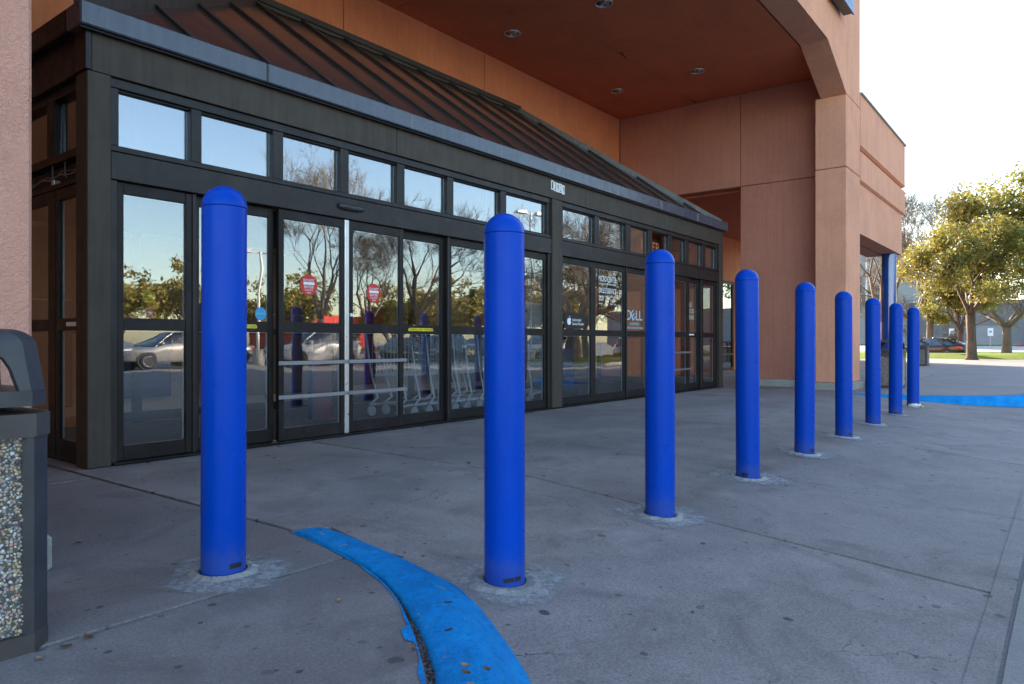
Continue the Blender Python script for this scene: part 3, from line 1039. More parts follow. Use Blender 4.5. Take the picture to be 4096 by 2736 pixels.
def holed_panel(name, mat, x0, x1, y0, y1, z, cx, cy, r, parent):
    n = 40
    mb = MB()
    inner = []; outer = []
    for i in range(n):
        t = 2 * math.pi * (i + 0.5) / n
        c_, s_ = math.cos(t), math.sin(t)
        inner.append((cx + r * c_, cy + r * s_, z))
        k = []
        if c_ > 1e-9: k.append((x1 - cx) / c_)
        if c_ < -1e-9: k.append((x0 - cx) / c_)
        if s_ > 1e-9: k.append((y1 - cy) / s_)
        if s_ < -1e-9: k.append((y0 - cy) / s_)
        k = min(k)
        outer.append((cx + k * c_, cy + k * s_, z))
    mb.add(inner + outer, [(i, (i + 1) % n, n + (i + 1) % n, n + i) for i in range(n)])
    for X, Y in ((x0, y0), (x1, y0), (x1, y1), (x0, y1)):
        best = sorted(range(n), key=lambda i: (outer[i][0] - X) ** 2 + (outer[i][1] - Y) ** 2)[:2]
        a, b = best
        tri = [outer[a], (X, Y, z), outer[b]]
        if (Vector(tri[1]) - Vector(tri[0])).cross(Vector(tri[2]) - Vector(tri[0])).z > 0:
            tri = tri[::-1]
        mb.add(tri, [(0, 1, 2)])
    rim = [(x0, y0, z), (x1, y0, z), (x1, y1, z), (x0, y1, z)]
    up = [(x, y, z + 0.1) for x, y, _ in rim]
    mb.add(rim + up, [(i, (i + 1) % 4, 4 + (i + 1) % 4, 4 + i) for i in range(4)])
    upc = [(x, y, z + 0.02) for x, y, _ in inner]
    mb.add(inner + upc, [(i, n + i, n + (i + 1) % n, (i + 1) % n) for i in range(n)])
    return mb.build(name, mat, parent)

SX = [-1.5, 4.12, 7.81, 11.5, 14.995]
SY = [3.795, 6.5, YW - 0.004]
LAMPS = {(2, 0): (9.67, 5.70), (2, 1): (9.67, 7.48), (3, 0): (13.20, 5.70), (3, 1): (13.22, 7.47), (1, 0): (6.14, 5.70), (1, 1): (6.14, 7.48)}
for i in range(4):
    for j in range(2):
        a = (SX[i] + 0.004, SX[i + 1] - 0.004, SY[j] + 0.004, SY[j + 1] - 0.004)
        if (i, j) in LAMPS:
            cx, cy = LAMPS[(i, j)]
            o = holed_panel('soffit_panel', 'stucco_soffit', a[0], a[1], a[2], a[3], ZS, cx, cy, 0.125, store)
            dl = part('downlight', 'aluminium', store, 'lathe', [(0.146, 0.0), (0.146, -0.008), (0.138, -0.012), (0.122, -0.010), (0.116, 0.0)], 40, (cx, cy, ZS - 0.001))
            part('reflector', 'lamp_reflector', dl, 'lathe', [(0.116, 0.0), (0.113, 0.03), (0.100, 0.10), (0.075, 0.16), (0.055, 0.17)], 40, (cx, cy, ZS - 0.001))
            part('lamp_socket', 'lamp_dark', dl, 'lathe', [(0.056, 0.17), (0.05, 0.20), (0.0, 0.20)], 24, (cx, cy, ZS))
        else:
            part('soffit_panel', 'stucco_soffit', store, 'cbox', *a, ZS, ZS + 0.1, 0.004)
part('access_hatch', 'stucco_soffit', store, 'cbox', 13.75, 14.75, 7.55, 8.28, ZS - 0.012, ZS - 0.001, 0.005)
part('joint_backing', 'dark_gap', store, 'box', -1.4, 14.9, 3.8, YW - 0.01, ZS + 0.25, ZS + 0.3)

# side wing: three bands over an open walk, column at its corner
WY = 3.34
part('wing_band', 'stucco_wing', store, 'prism', [(WY - 0.05, 4.83), (WY - 0.05, 5.84), (4.15, 5.84), (4.15, 4.80), (WY + 0.0, 4.80)], 'x', 15.565, 20.45)
part('wing_band', 'stucco_wing', store, 'prism', [(WY - 0.05, 4.14), (WY - 0.05, 4.70), (WY, 4.74), (4.15, 4.74), (4.15, 4.11), (WY, 4.11)], 'x', 15.565, 20.45)
part('wing_band', 'stucco_wing', store, 'box', 15.565, 20.36, WY + 0.01, 4.15, 3.10, 4.105)
part('wing_band', 'stucco_wing', store, 'box', 15.57, 20.33, WY + 0.05, 4.10, 4.742, 4.798)
part('parapet_cap', 'parapet_cap', store, 'cbox', 15.57, 20.50, WY - 0.09, 4.2, 5.842, 5.885, 0.01)
part('walk_soffit', 'stucco_soffit', store, 'box', 15.29, 23.9, 4.152, YW - 0.004, 4.15, 5.6)
part('soffit_strip', 'stucco_soffit', store, 'box', 15.6, 20.3, 3.72, 3.76, 3.094, 3.099)
part('column', 'column_paint', store, 'lathe', [(0.165, 0.0), (0.165, 3.099)], 40, (19.92, 3.56, 0))
part('column', 'column_paint', store, 'lathe', [(0.165, 0.0), (0.165, 4.149)], 40, (23.3, 5.4, 0))
# window on the covered walk
win = part('shop_window', 'bronze_frame', store, 'box', 19.32, 22.33, YW + 0.02, YW + 0.09, 2.72, 2.79)
for a in ((19.32, 19.40, 0.12, 2.72), (22.25, 22.33, 0.12, 2.72), (20.8, 20.86, 0.12, 2.72)):
    part('mullion', 'bronze_frame', win, 'box', a[0], a[1], YW + 0.02, YW + 0.09, a[2], a[3])
part('rail', 'bronze_frame', win, 'box', 19.40, 22.25, YW + 0.02, YW + 0.09, 0.50, 0.56)
part('rail', 'bronze_frame', win, 'box', 19.40, 22.25, YW + 0.02, YW + 0.09, 0.03, 0.118)
part('pane', 'glass_upper', win, 'box', 19.40, 22.25, YW + 0.05, YW + 0.056, 0.56, 2.72)
part('pane', 'glass_lower', win, 'box', 19.40, 22.25, YW + 0.05, YW + 0.056, 0.12, 0.50)
part('blind', 'store_wall_dark', win, 'box', 19.40, 22.25, YW + 0.10, YW + 0.108, 0.05, 2.78)

# raised sign letter on the portal, only its foot in view
sg = thing('sign_letter', (13.5, 3.30, 6.75), 'dark blue raised sign letter at the top edge of the portal front', 'sign')
part('letter_body', 'sign_dark', sg, 'prism', [(13.05, 6.84), (14.04, 6.84), (14.04, 8.6), (13.62, 8.6), (13.62, 7.32), (13.05, 7.32)], 'y', 3.105, 3.255)
part('letter_face', 'sign_blue', sg, 'prism', [(13.03, 6.82), (14.06, 6.82), (14.06, 8.62), (13.60, 8.62), (13.60, 7.34), (13.03, 7.34)], 'y', 3.075, 3.103)
part('bracket', 'sign_dark', sg, 'box', 13.15, 13.30, 3.256, 3.299, 6.9, 7.2)

# ------------------------------------------------------------------ store interior seen through the glass
inner = tag(D.objects.new('store_interior', None), 'dim store interior behind the vestibule glass', 'interior', kind='structure')
C.objects.link(inner)
part('floor', 'carpet', inner, 'box', 2.25, 14.05, 5.67, 8.36, -0.003, 0.004)
part('floor', 'store_floor', inner, 'box', 2.0, 14.35, 8.37, 17.0, -0.1, 0.0)
part('back_wall', 'store_wall', inner, 'box', 2.0, 14.35, 17.0, 17.1, 0.0, 3.3)
part('side_wall', 'store_wall', inner, 'box', 1.9, 1.995, YW + 0.34, 17.0, 0.0, 3.3)
part('side_wall', 'store_wall', inner, 'box', 14.36, 14.45, YW + 0.34, 17.0, 0.0, 3.3)
part('ceiling', 'store_ceiling', inner, 'box', 1.9, 14.45, YW + 0.34, 17.1, 3.31, 3.4)
emitter('tube_light', (1.0, 0.93, 0.8), 3.0)
for i in range(4):
    for j in range(2):
        x = 3.2 + i * 3.1; y = 10.2 + j * 3.2
        part('ceiling_light', 'tube_light', inner, 'box', x, x + 1.2, y, y + 0.3, 3.27, 3.305)
for i, (x, w_, h_, m_) in enumerate(((3.0, 1.2, 1.5, 'store_wall_dark'), (5.2, 0.9, 1.1, 'kiosk_blue'), (7.0, 1.6, 1.4, 'store_wall_dark'), (9.8, 1.1, 1.7, 'dark_maroon'), (12.0, 1.2, 1.3, 'store_wall_dark'))):
    part('display_shelf', m_, inner, 'cbox', x, x + w_, 11.0 + (i % 2), 11.5 + (i % 2), 0.0, h_, 0.02)
# inner door line
for x in (2.3, 3.8, 5.1, 6.6, 8.1, 9.6, 11.1, 12.4, 13.95):
    part('inner_post', 'bronze_frame', inner, 'box', x, x + 0.09, 8.33, 8.42 if x > 14 else 8.392, 0.0, 2.6)
part('inner_header', 'bronze_frame', inner, 'box', 2.2, 14.1, 8.31, 8.392, 2.15, 2.638)
part('inner_rail', 'bronze_frame', inner, 'box', 2.39, 13.95, 8.345, 8.375, 1.0, 1.08)
part('inner_rail', 'bronze_frame', inner, 'box', 2.39, 13.95, 8.345, 8.375, 0.01, 0.12)

# ------------------------------------------------------------------ the glazed vestibule
YF = 5.60
VX0, VX1 = 2.20, 14.14
vest = thing('entrance_vestibule', (8.17, YF, 0), 'dark bronze glazed entrance vestibule with sliding doors and sloping skylight roof', 'vestibule')

def vb(name, mat, x0, x1, y0, y1, z0, z1, b=0.004, parent=None):
    return part(name, mat, parent or vest, 'cbox', x0, x1, y0, y1, z0, z1, b)

# posts
vb('corner_post', 'bronze_dull', 2.205, 2.37, 5.545, 5.74, 0.0, 2.858, 0.006)
vb('centre_post', 'bronze_dull', 8.055, 8.295, 5.545, 5.74, 0.0, 2.858, 0.006)
vb('corner_post', 'bronze_dull', 13.95, 14.13, 5.545, 5.74, 0.0, 2.858, 0.006)
# fascia panels with thin seams, corner trim
fx = [2.235, 5.2, 8.9, 11.65, 14.12]
for a, b in zip(fx, fx[1:]):
    vb('fascia_panel', 'bronze_dull', a + 0.002, b - 0.002, 5.548, 5.72, 2.862, 3.16, 0.003)
vb('corner_trim', 'bronze_frame', 2.190, 2.233, 5.538, 5.72, 2.862, 3.16, 0.004)
# coping along the eaves, in lengths
cxs = [2.13, 3.62, 5.33, 6.85, 8.22, 9.7, 11.2, 12.7, 14.21]
for i, (a, b) in enumerate(zip(cxs, cxs[1:])):
    dz = 0.0015 * (i % 2)
    vb('coping', 'coping_metal', a + 0.0015, b - 0.0015, 5.470 - dz, 5.72, 3.148, 3.318 + dz, 0.010)
# thin drip edge under the coping
vb('drip_edge', 'bronze_frame', 2.14, 14.2, 5.50, 5.546, 3.132, 3.146, 0.003)
# left side eaves and fascia, a darker metal standing in for shade
vb('coping', 'bronze_door', 2.13, 2.34, 5.722, 8.39, 3.150, 3.316, 0.010)
vb('fascia_panel', 'bronze_door', 2.20, 2.36, 5.742, 8.39, 2.862, 3.148, 0.004)
vb('coping', 'coping_metal', 14.0, 14.21, 5.722, 8.39, 3.150, 3.316, 0.010)
vb('fascia_panel', 'bronze_dull', 13.98, 14.12, 5.742, 8.39, 2.862, 3.148, 0.004)

# head rail, transom row, header
TR_L = [(2.438, 2.992), (3.084, 3.746), (3.853, 4.495), (4.596, 5.238), (5.345, 6.009), (6.111, 6.975), (7.089, 7.984)]
TR_R = [(8.362, 9.215), (9.345, 10.165), (10.32, 10.94), (11.07, 11.70), (11.83, 12.40), (12.55, 13.17), (13.32, 13.87)]
for x0, x1, TR in ((2.372, 8.053, TR_L), (8.297, 13.948, TR_R)):
    vb('head_rail', 'bronze_frame', x0, x1, 5.575, 5.70, 2.79, 2.858)
    vb('sill_rail', 'bronze_frame', x0, x1, 5.565, 5.70, 2.318, 2.362)
    vb('header', 'bronze_frame', x0, x1, 5.556, 5.72, 2.108, 2.312)
    vb('jamb', 'bronze_frame', x0, x0 + 0.055, 5.575, 5.70, 0.0, 2.106)
    vb('jamb', 'bronze_frame', x1 - 0.055, x1, 5.575, 5.70, 0.0, 2.106)
    prev = x0
    for k, (a, b) in enumerate(TR + [(x1, None)]):
        vb('mullion', 'bronze_frame', prev, a, 5.580, 5.70, 2.364, 2.788)
        if b is None: break
        prev = b
        w = part('transom_window', 'spacer_metal', vest, 'box', b - 0.016, b - 0.001, 5.640, 5.665, 2.366, 2.786)
        part('spacer', 'spacer_metal', w, 'box', a + 0.001, b - 0.018, 5.642, 5.662, 2.366, 2.374)
        part('glazing_bead', 'bronze_door', w, 'box', a + 0.001, b - 0.001, 5.60, 5.632, 2.776, 2.787)
        part('pane', 'glass_upper', w, 'box', a + 0.001, b - 0.001, 5.633, 5.639, 2.365, 2.787)
vb('threshold', 'bronze_door', 2.38, 13.94, 5.53, 5.72, 0.004, 0.020, 0.004)

def leaf(name, x0, x1, y, sl, sr, bars=False, dep=0.045, mat='bronze_door', zt=2.10):
    """Door leaf or sidelight: one frame mesh with its panes, spacers and push bars as sub-parts."""
    mb = MB()
    zb = 0.024
    mb.cbox(x0, x0 + sl, y, y + dep, zb, zt, 0.003)
    mb.cbox(x1 - sr, x1, y, y + dep, zb, zt, 0.003)
    for a, b in ((zb, 0.135), (0.998, 1.09), (2.018, zt)):
        mb.cbox(x0 + sl, x1 - sr, y + 0.002, y + dep - 0.002, a, b, 0.003)
    o = mb.build(name, mat, vest)
    a, b = x0 + sl, x1 - sr
    for z0, z1, gm in ((1.09, 2.018, 'glass_mid'), (0.135, 0.998, 'glass_lower')):
        part('pane', gm, o, 'box', a, b, y + 0.018, y + 0.024, z0, z1)
        part('spacer', 'spacer_metal', o, 'box', b - 0.012, b - 0.001, y + 0.026, y + 0.04, z0 + 0.002, z1 - 0.002)
        part('spacer', 'spacer_metal', o, 'box', a + 0.001, b - 0.013, y + 0.026, y + 0.04, z1 - 0.008, z1 - 0.002)
    if bars:
        for z in (0.415, 0.720):
            pb = MB()
            pb.cbox(x0 - 0.018, x1 + 0.022, y - 0.030, y - 0.022, z - 0.018, z + 0.018, 0.002)
            pb.tube((x0 + 0.004, y - 0.034, z), (x0 + 0.004, y - 0.001, z), 0.006, n=8)
            pb.tube((x1 - 0.004, y - 0.034, z), (x1 - 0.004, y - 0.001, z), 0.006, n=8)
            pb.build('push_bar', 'brushed_bar', o)
    return o

LV = []
# left bank: side leaf, sidelight, two sliding leaves, sidelight, two panels
LV.append(leaf('door_panel', 2.430, 3.005, 5.590, 0.047, 0.052))
LV.append(leaf('sidelight', 3.045, 3.790, 5.640, 0.05, 0.045))
vb('mullion', 'bronze_frame', 3.007, 3.043, 5.585, 5.70, 0.02, 2.106)
LV.append(leaf('sliding_door', 3.802, 4.533, 5.578, 0.056, 0.036, True))
LV.append(leaf('sliding_door', 4.588, 5.325, 5.578, 0.058, 0.056, True))
vb('astragal', 'aluminium', 4.535, 4.586, 5.566, 5.62, 0.022, 2.10, 0.003)
LV.append(leaf('sidelight', 5.315, 6.018, 5.640, 0.03, 0.055))
vb('mullion', 'bronze_frame', 6.02, 6.052, 5.585, 5.70, 0.02, 2.106)
LV.append(leaf('door_panel', 6.054, 7.02, 5.605, 0.05, 0.045))
LV.append(leaf('door_panel', 7.024, 7.990, 5.605, 0.045, 0.047))
# right bank mirrors it
LV.append(leaf('door_panel', 8.355, 9.20, 5.605, 0.03, 0.055))
LV.append(leaf('door_panel', 9.204, 10.185, 5.605, 0.072, 0.052))
vb('mullion', 'bronze_frame', 10.187, 10.218, 5.585, 5.70, 0.02, 2.106)
LV.append(leaf('sidelight', 10.22, 11.02, 5.605, 0.02, 0.10))
LV.append(leaf('sliding_door', 11.03, 11.78, 5.578, 0.056, 0.05, True))
LV.append(leaf('sliding_door', 11.80, 12.56, 5.578, 0.05, 0.085, True))
LV.append(leaf('sidelight', 12.50, 13.13, 5.640, 0.06, 0.05))
LV.append(leaf('door_panel', 13.17, 13.89, 5.590, 0.07, 0.10))
vb('mullion', 'bronze_frame', 13.132, 13.168, 5.585, 5.70, 0.02, 2.106)
# lock cylinder and motion sensor
part('lock', 'white_paint', LV[3], 'tube', (4.612, 5.560, 1.175), (4.612, 5.578, 1.175), 0.017, None, 16)
mb = MB()
sec = [(0.0, 0.035), (-0.035, 0.030), (-0.052, 0.008), (-0.048, -0.020), (-0.030, -0.034), (0.0, -0.038)]
for x0, x1 in ((4.44, 4.75),):
    nx = 12
    v = []
    for i in range(nx + 1):
        x = x0 + (x1 - x0) * i / nx
        k = 1 - 0.45 * (abs(2 * i / nx - 1)) ** 3
        dip = -0.010 * math.exp(-((i / nx - 0.45) / 0.16) ** 2)
        for yy, zz in sec:
            v.append((x, 5.556 + yy * k, 2.222 + zz * k + (dip if zz > 0 else 0)))
    q = len(sec)
    mb.add(v, [(i * q + j, i * q + j + 1, (i + 1) * q + j + 1, (i + 1) * q + j) for i in range(nx) for j in range(q - 1)], True)
    mb.add(v, [tuple(range(q)), tuple(nx * q + j for j in range(q))[::-1]])
o = mb.build('motion_sensor', 'plastic_dark', vest)
fix_up(o)
# small white notice strips on the mid rails of the far leaves
for x0, x1 in ((10.42, 10.72), (12.62, 12.92)):
    vb('notice_strip', 'white_paint', x0, x1, 5.636, 5.6395, 1.036, 1.062, 0.001)

# left side wall of the vestibule with an open head track
SXW = 2.25
def sb(name, mat, y0, y1, z0, z1, x0=SXW, x1=SXW + 0.10, b=0.003, parent=None):
    return part(name, mat, parent or vest, 'cbox', x0, x1, y0, y1, z0, z1, b)
for X in (SXW, 13.98):
    sb('head_rail', 'bronze_door', 5.742, 8.39, 2.79, 2.858, X, X + 0.10)
    sb('sill_rail', 'bronze_door', 5.742, 8.39, 2.30, 2.362, X, X + 0.10)
    sb('mullion', 'bronze_door', 6.27, 6.40, 2.364, 2.788, X, X + 0.10)
    sb('mullion', 'bronze_door', 7.25, 7.38, 2.364, 2.788, X, X + 0.10)
    for y0, y1 in ((5.742, 6.268), (6.402, 7.248), (7.382, 8.39)):
        w = sb('transom_window', 'spacer_metal', y1 - 0.02, y1 - 0.002, 2.366, 2.786, X + 0.062, X + 0.08)
        part('pane', 'glass_inner', w, 'box', X + 0.05, X + 0.056, y0 + 0.001, y1 - 0.001, 2.364, 2.788)
    sb('track_back', 'rubber_black', 5.742, 8.39, 2.12, 2.298, X + 0.085, X + 0.099, 0.001)
    sb('track_rail', 'bronze_door', 5.742, 8.39, 2.10, 2.135, X, X + 0.08)
    for y0, y1, sl in ((5.750, 6.255, 0.02), (6.275, 7.25, 0.13), (7.27, 8.38, 0.06)):
        mb = MB()
        mb.cbox(X + 0.01, X + 0.055, y0, y0 + sl, 0.02, 2.098, 0.003)
        mb.cbox(X + 0.01, X + 0.055, y1 - 0.045, y1, 0.02, 2.098, 0.003)
        for a, b in ((0.02, 0.16), (0.998, 1.09), (2.01, 2.098)):
            mb.cbox(X + 0.012, X + 0.053, y0 + sl, y1 - 0.045, a, b, 0.003)
        o = mb.build('side_door', 'bronze_door', vest)
        for z0, z1, gm in ((1.09, 2.01, 'glass_inner'), (0.16, 0.998, 'glass_inner')):
            part('pane', gm, o, 'box', X + 0.03, X + 0.036, y0 + sl, y1 - 0.045, z0, z1)
            part('spacer', 'spacer_metal', o, 'box', X + 0.038, X + 0.052, y1 - 0.058, y1 - 0.046, z0 + 0.002, z1 - 0.002)
        if abs(y0 - 5.75) < 0.01:
            part('notice_strip', 'white_paint', o, 'box', X + 0.0075, X + 0.0105, 5.86, 6.05, 1.03, 1.062)
# loose cables and hangers in the open track
mb = MB()
pts = [(SXW + 0.03, 5.75 + 0.1 * i, 2.20 + 0.014 * math.sin(i * 1.7) + 0.006 * (i % 2)) for i in range(24)]
mb.path(pts, 0.006, 6)
mb.path([(p[0] + 0.02, p[1], p[2] + 0.04 - 0.002 * i) for i, p in enumerate(pts)], 0.004, 6)
mb.build('cable', 'brushed_bar', vest)
for y in (5.86, 6.10, 6.34):
    mb = MB()
    mb.path([(SXW + 0.02, y, 2.295), (SXW + 0.02, y, 2.19), (SXW + 0.02, y - 0.03, 2.175)], 0.007, 6)
    mb.build('hanger', 'brushed_bar', vest)
sb('track_carriage', 'aluminium', 6.27, 6.33, 2.14, 2.175, SXW + 0.005, SXW + 0.05)

# ------------------------------------------------------------------ hipped skylight roof
EZ, RZ = 3.318, 5.33           # eaves and top
EY, RY = 5.62, YW - 0.02
HX0, HX1 = 5.34, 11.0          # where the hips meet the wall
EXL, EXR = 2.20, 14.14
slope = (RZ - EZ) / (RY - EY)
def zroof(y): return EZ + (y - EY) * slope
def ymax(x):
    if x < HX0: return EY + (RY - EY) * (x - EXL) / (HX0 - EXL)
    if x > HX1: return EY + (RY - EY) * (EXR - x) / (EXR - HX1)
    return RY
rx = [EXL + 0.02] + [3.09 + 0.745 * i for i in range(15)] + [EXR - 0.02]
rx = [x for x in rx if x <= EXR - 0.01]
def roof_quad(xa, xb):
    pts = [(xa, EY), (xb, EY), (xb, ymax(xb))]
    for hx in (HX1, HX0):
        if xa < hx < xb: pts.append((hx, RY))
    if ymax(xa) > EY + 0.02: pts.append((xa, ymax(xa)))
    return [(x, y, zroof(y)) for x, y in pts]
for a, b in zip(rx, rx[1:]):
    q = roof_quad(a + 0.024, b - 0.024)
    if len(q) < 3: continue
    lo = [(x, y, z - 0.03) for x, y, z in q]
    n = len(q)
    mb = MB()
    mb.add(q + lo, [tuple(range(n)), tuple(range(n, 2 * n))[::-1]] + [(i, n + i, n + (i + 1) % n, (i + 1) % n) for i in range(n)])
    mb.build('roof_panel', 'skylight_panel', vest)
for x in rx[1:-1]:
    ym = ymax(x)
    if ym < EY + 0.1: continue
    h = 0.020
    y0, y1 = EY - 0.03, ym
    nrm = Vector((0, -slope, 1)).normalized()
    def P(xx, y, up): return (xx, y + nrm.y * up, zroof(y) + nrm.z * up)
    mb = MB()
    v = [P(x - 0.018, y0, -0.02), P(x + 0.018, y0, -0.02), P(x + 0.018, y0, h), P(x - 0.018, y0, h), P(x - 0.018, y1, -0.02), P(x + 0.018, y1, -0.02), P(x + 0.018, y1, h), P(x - 0.018, y1, h)]
    mb.add(v, [(0, 1, 2, 3), (4, 7, 6, 5), (3, 2, 6, 7), (0, 3, 7, 4), (1, 5, 6, 2), (0, 4, 5, 1)])
    # cap with a narrow lip
    v = [P(x - 0.024, y0, h), P(x + 0.024, y0, h), P(x + 0.024, y0, h + 0.012), P(x - 0.024, y0, h + 0.012), P(x - 0.024, y1, h), P(x + 0.024, y1, h), P(x + 0.024, y1, h + 0.012), P(x - 0.024, y1, h + 0.012)]
    mb.add(v, [(0, 1, 2, 3), (4, 7, 6, 5), (3, 2, 6, 7), (0, 3, 7, 4), (1, 5, 6, 2), (0, 4, 5, 1)])
    mb.build('rafter', 'rafter_metal', vest)
# hip rafters, ridge flashing and the end slopes
for (xa, xb) in ((EXL, HX0), (EXR, HX1)):
    mb = MB()
    p0 = Vector((xa, EY, EZ)); p1 = Vector((xb, RY, RZ))
    d = (p1 - p0).normalized()
    s_ = d.cross(Vector((0, 0, 1))).normalized() * 0.05
    u = s_.cross(d).normalized()
    if u.z < 0: u = -u
    v = []
    for p in (p0, p1):
        v += [p - s_ - u * 0.03, p + s_ - u * 0.03, p + s_ + u * 0.07, p - s_ + u * 0.07]
    mb.add(v, [(0, 1, 2, 3), (4, 7, 6, 5), (3, 2, 6, 7), (0, 3, 7, 4), (1, 5, 6, 2), (0, 4, 5, 1)])
    o = mb.build('hip_rafter', 'rafter_metal', vest)
    fix_up(o)
    mb = MB()
    v = [(xa, EY + 0.03, EZ - 0.01), (xa, RY, EZ - 0.01), (xb, RY, RZ - 0.01)]
    mb.add(v + [(a, b, c - 0.03) for a, b, c in v], [(0, 1, 2), (5, 4, 3), (0, 3, 4, 1), (1, 4, 5, 2), (2, 5, 3, 0)])
    o = mb.build('end_slope', 'skylight_panel', vest)
    fix_up(o)
part('ridge_flashing', 'rafter_metal', vest, 'cbox', HX0 - 0.06, HX1 + 0.06, RY - 0.05, YW - 0.003, RZ + 0.02, RZ + 0.11, 0.01)
for a, b in zip(rx, rx[1:]):
    if a < HX0 - 0.3 or b > HX1 + 0.4: continue
    # sagging grey closure strip between rafters below the flashing
    mb = MB()
    v = []
    for i in range(7):
        t = i / 6
        x = a + 0.03 + (b - a - 0.06) * t
        sag = 0.16 * (1 - (2 * t - 1) ** 2) * 0.6 + 0.04
        v += [(x, RY - 0.03, zroof(RY - 0.03) + 0.035), (x, RY - sag, zroof(RY - sag) + 0.012)]
    mb.add(v, [(2 * i, 2 * i + 1, 2 * i + 3, 2 * i + 2) for i in range(6)], True)
    o = mb.build('closure_strip', 'flashing_grey', vest)
    fix_up(o)

# ------------------------------------------------------------------ lettering and stickers on the glass
def disc(mb, x, z, rx_, rz_, y, n=40, th=0.0008):
    v = [(x + rx_ * math.cos(2 * math.pi * i / n), y, z + rz_ * math.sin(2 * math.pi * i / n)) for i in range(n)]
    v2 = [(a, y + th, c) for a, _, c in v]
    mb.add(v + v2, [tuple(range(n)), tuple(range(n, 2 * n))[::-1]] + [(i, n + i, n + (i + 1) % n, (i + 1) % n) for i in range(n)])
    return mb

def dne_sticker(x, z, y, r, label, faded=False):
    t = thing('warning_sticker', (x, y, z), label, 'sticker', 'do not enter stickers')
    disc(MB(), x, z, r, r * 1.02, y).build('disc', 'vinyl_red', t)
    yy = y - 0.0012
    lettering('DO NOT', 'vinyl_white', (x, yy, z + r * 0.46), w=r * 1.25, h=r * 0.24, parent=t)
    MB().cbox(x - r * 0.64, x + r * 0.64, yy - 0.0006, yy + 0.0004, z + r * 0.02, z + r * 0.28, 0.0005).build('bar', 'vinyl_white', t)
    lettering('ENTER', 'vinyl_white', (x, yy, z - r * 0.20), w=r * 1.1, h=r * 0.27, parent=t)
    lettering('AUTOMATIC', 'vinyl_white', (x, yy, z - r * 0.50), w=r * 1.0, h=r * 0.16, parent=t)
    lettering('DOOR', 'vinyl_white', (x, yy, z - r * 0.75), w=r * 0.5, h=r * 0.16, parent=t)
    return t
dne_sticker(4.135, 1.44, 5.5925, 0.095, 'round red do not enter sticker on sliding door left of the aluminium strip')
dne_sticker(4.925, 1.405, 5.5925, 0.095, 'round red do not enter sticker on sliding door right of the aluminium strip')
dne_sticker(2.70, 1.135, 5.665, 0.05, 'small faded do not enter sticker inside the leftmost glass panel')

t = thing('caution_sticker', (2.70, 5.662, 1.235), 'round yellow green caution sticker inside the leftmost glass panel', 'sticker')
disc(MB(), 2.70, 1.262, 0.05, 0.05, 5.662).build('disc', 'vinyl_lime', t)
lettering('AUTOMATIC', 'vinyl_black', (2.70, 5.6605, 1.282), w=0.075, h=0.012, parent=t)
lettering('CAUTION', 'vinyl_black', (2.70, 5.6605, 1.262), w=0.09, h=0.017, parent=t)
lettering('DOOR', 'vinyl_black', (2.70, 5.6605, 1.241), w=0.04, h=0.012, parent=t)

t = thing('app_sticker', (3.672, 5.655, 1.16), 'round bright blue shopping app sticker on the sidelight behind the first bollard', 'sticker')
disc(MB(), 3.672, 1.16, 0.057, 0.057, 5.6555).build('disc', 'vinyl_cyan', t)
lettering('shopkick', 'vinyl_paleblue', (3.672, 5.654, 1.16), w=0.095, h=0.024, parent=t)

for xa, xb, lab in ((3.20, 3.625, 'yellow automatic door strip on the rail behind the first bollard'), (5.455, 5.835, 'yellow automatic door strip on the rail right of the sliding doors')):
    t = thing('warning_strip', ((xa + xb) / 2, 5.638, 1.045), lab, 'sticker', 'yellow warning strips on door rails')
    MB().prism([(xa, 1.030), (xb - 0.006, 1.030), (xb, 1.042), (xb - 0.012, 1.062), (xa + 0.012, 1.062), (xa - 0.004, 1.046)], 'y', 5.6375, 5.639).build('strip', 'vinyl_yellow', t)
    lettering('AUTOMATIC DOOR - STAND CLEAR', 'vinyl_black', ((xa + xb) / 2, 5.6368, 1.046), w=(xb - xa) * 0.95, h=0.019, parent=t)

t = thing('house_number', (8.19, 5.546, 2.97), 'white house number plates reading 13929 above the centre post', 'house number')
for i, ch in enumerate('13929'):
    x = 8.052 + 0.066 * i
    z = 3.032 - 0.004 * i + (0.006 if i in (0, 3) else 0)
    MB().cbox(x - 0.030, x + 0.030, 5.5435, 5.5475, z - 0.062, z + 0.062, 0.001).build('plate', 'white_paint', t)
    lettering(ch, 'vinyl_black', (x, 5.5425, z), w=0.026 if ch == '1' else 0.034, h=0.092, parent=t, name='numeral')

t = thing('service_card', (8.71, 5.618, 1.105), 'black repair service card with a white apple emblem inside the glass', 'sign')
MB().cbox(8.455, 8.985, 5.6150, 5.6185, 1.105, 1.325, 0.002).build('card', 'vinyl_black', t)
pts = []
cx, cz, sc = 8.57, 1.205, 0.052
prof = [(0.0, 0.78), (0.22, 0.90), (0.48, 0.92), (0.74, 0.80), (0.88, 0.62), (0.70, 0.48), (0.62, 0.24), (0.68, -0.02), (0.92, -0.22), (0.80, -0.56), (0.62, -0.86), (0.42, -1.02), (0.22, -1.0), (0.0, -0.92), (-0.22, -1.0), (-0.42, -1.02), (-0.66, -0.82), (-0.86, -0.46), (-0.95, -0.05), (-0.92, 0.35), (-0.76, 0.68), (-0.5, 0.88), (-0.25, 0.90)]
MB().prism([(cx + a * sc, cz + b * sc * 0.95) for a, b in prof], 'y', 5.6130, 5.6148).build('emblem', 'vinyl_white', t)
MB().prism([(cx + a * sc, cz + b * sc * 0.95) for a, b in [(0.02, 1.02), (0.20, 1.06), (0.40, 1.28), (0.42, 1.52), (0.22, 1.44), (0.06, 1.26)]], 'y', 5.6130, 5.6148).build('emblem_leaf', 'vinyl_white', t)
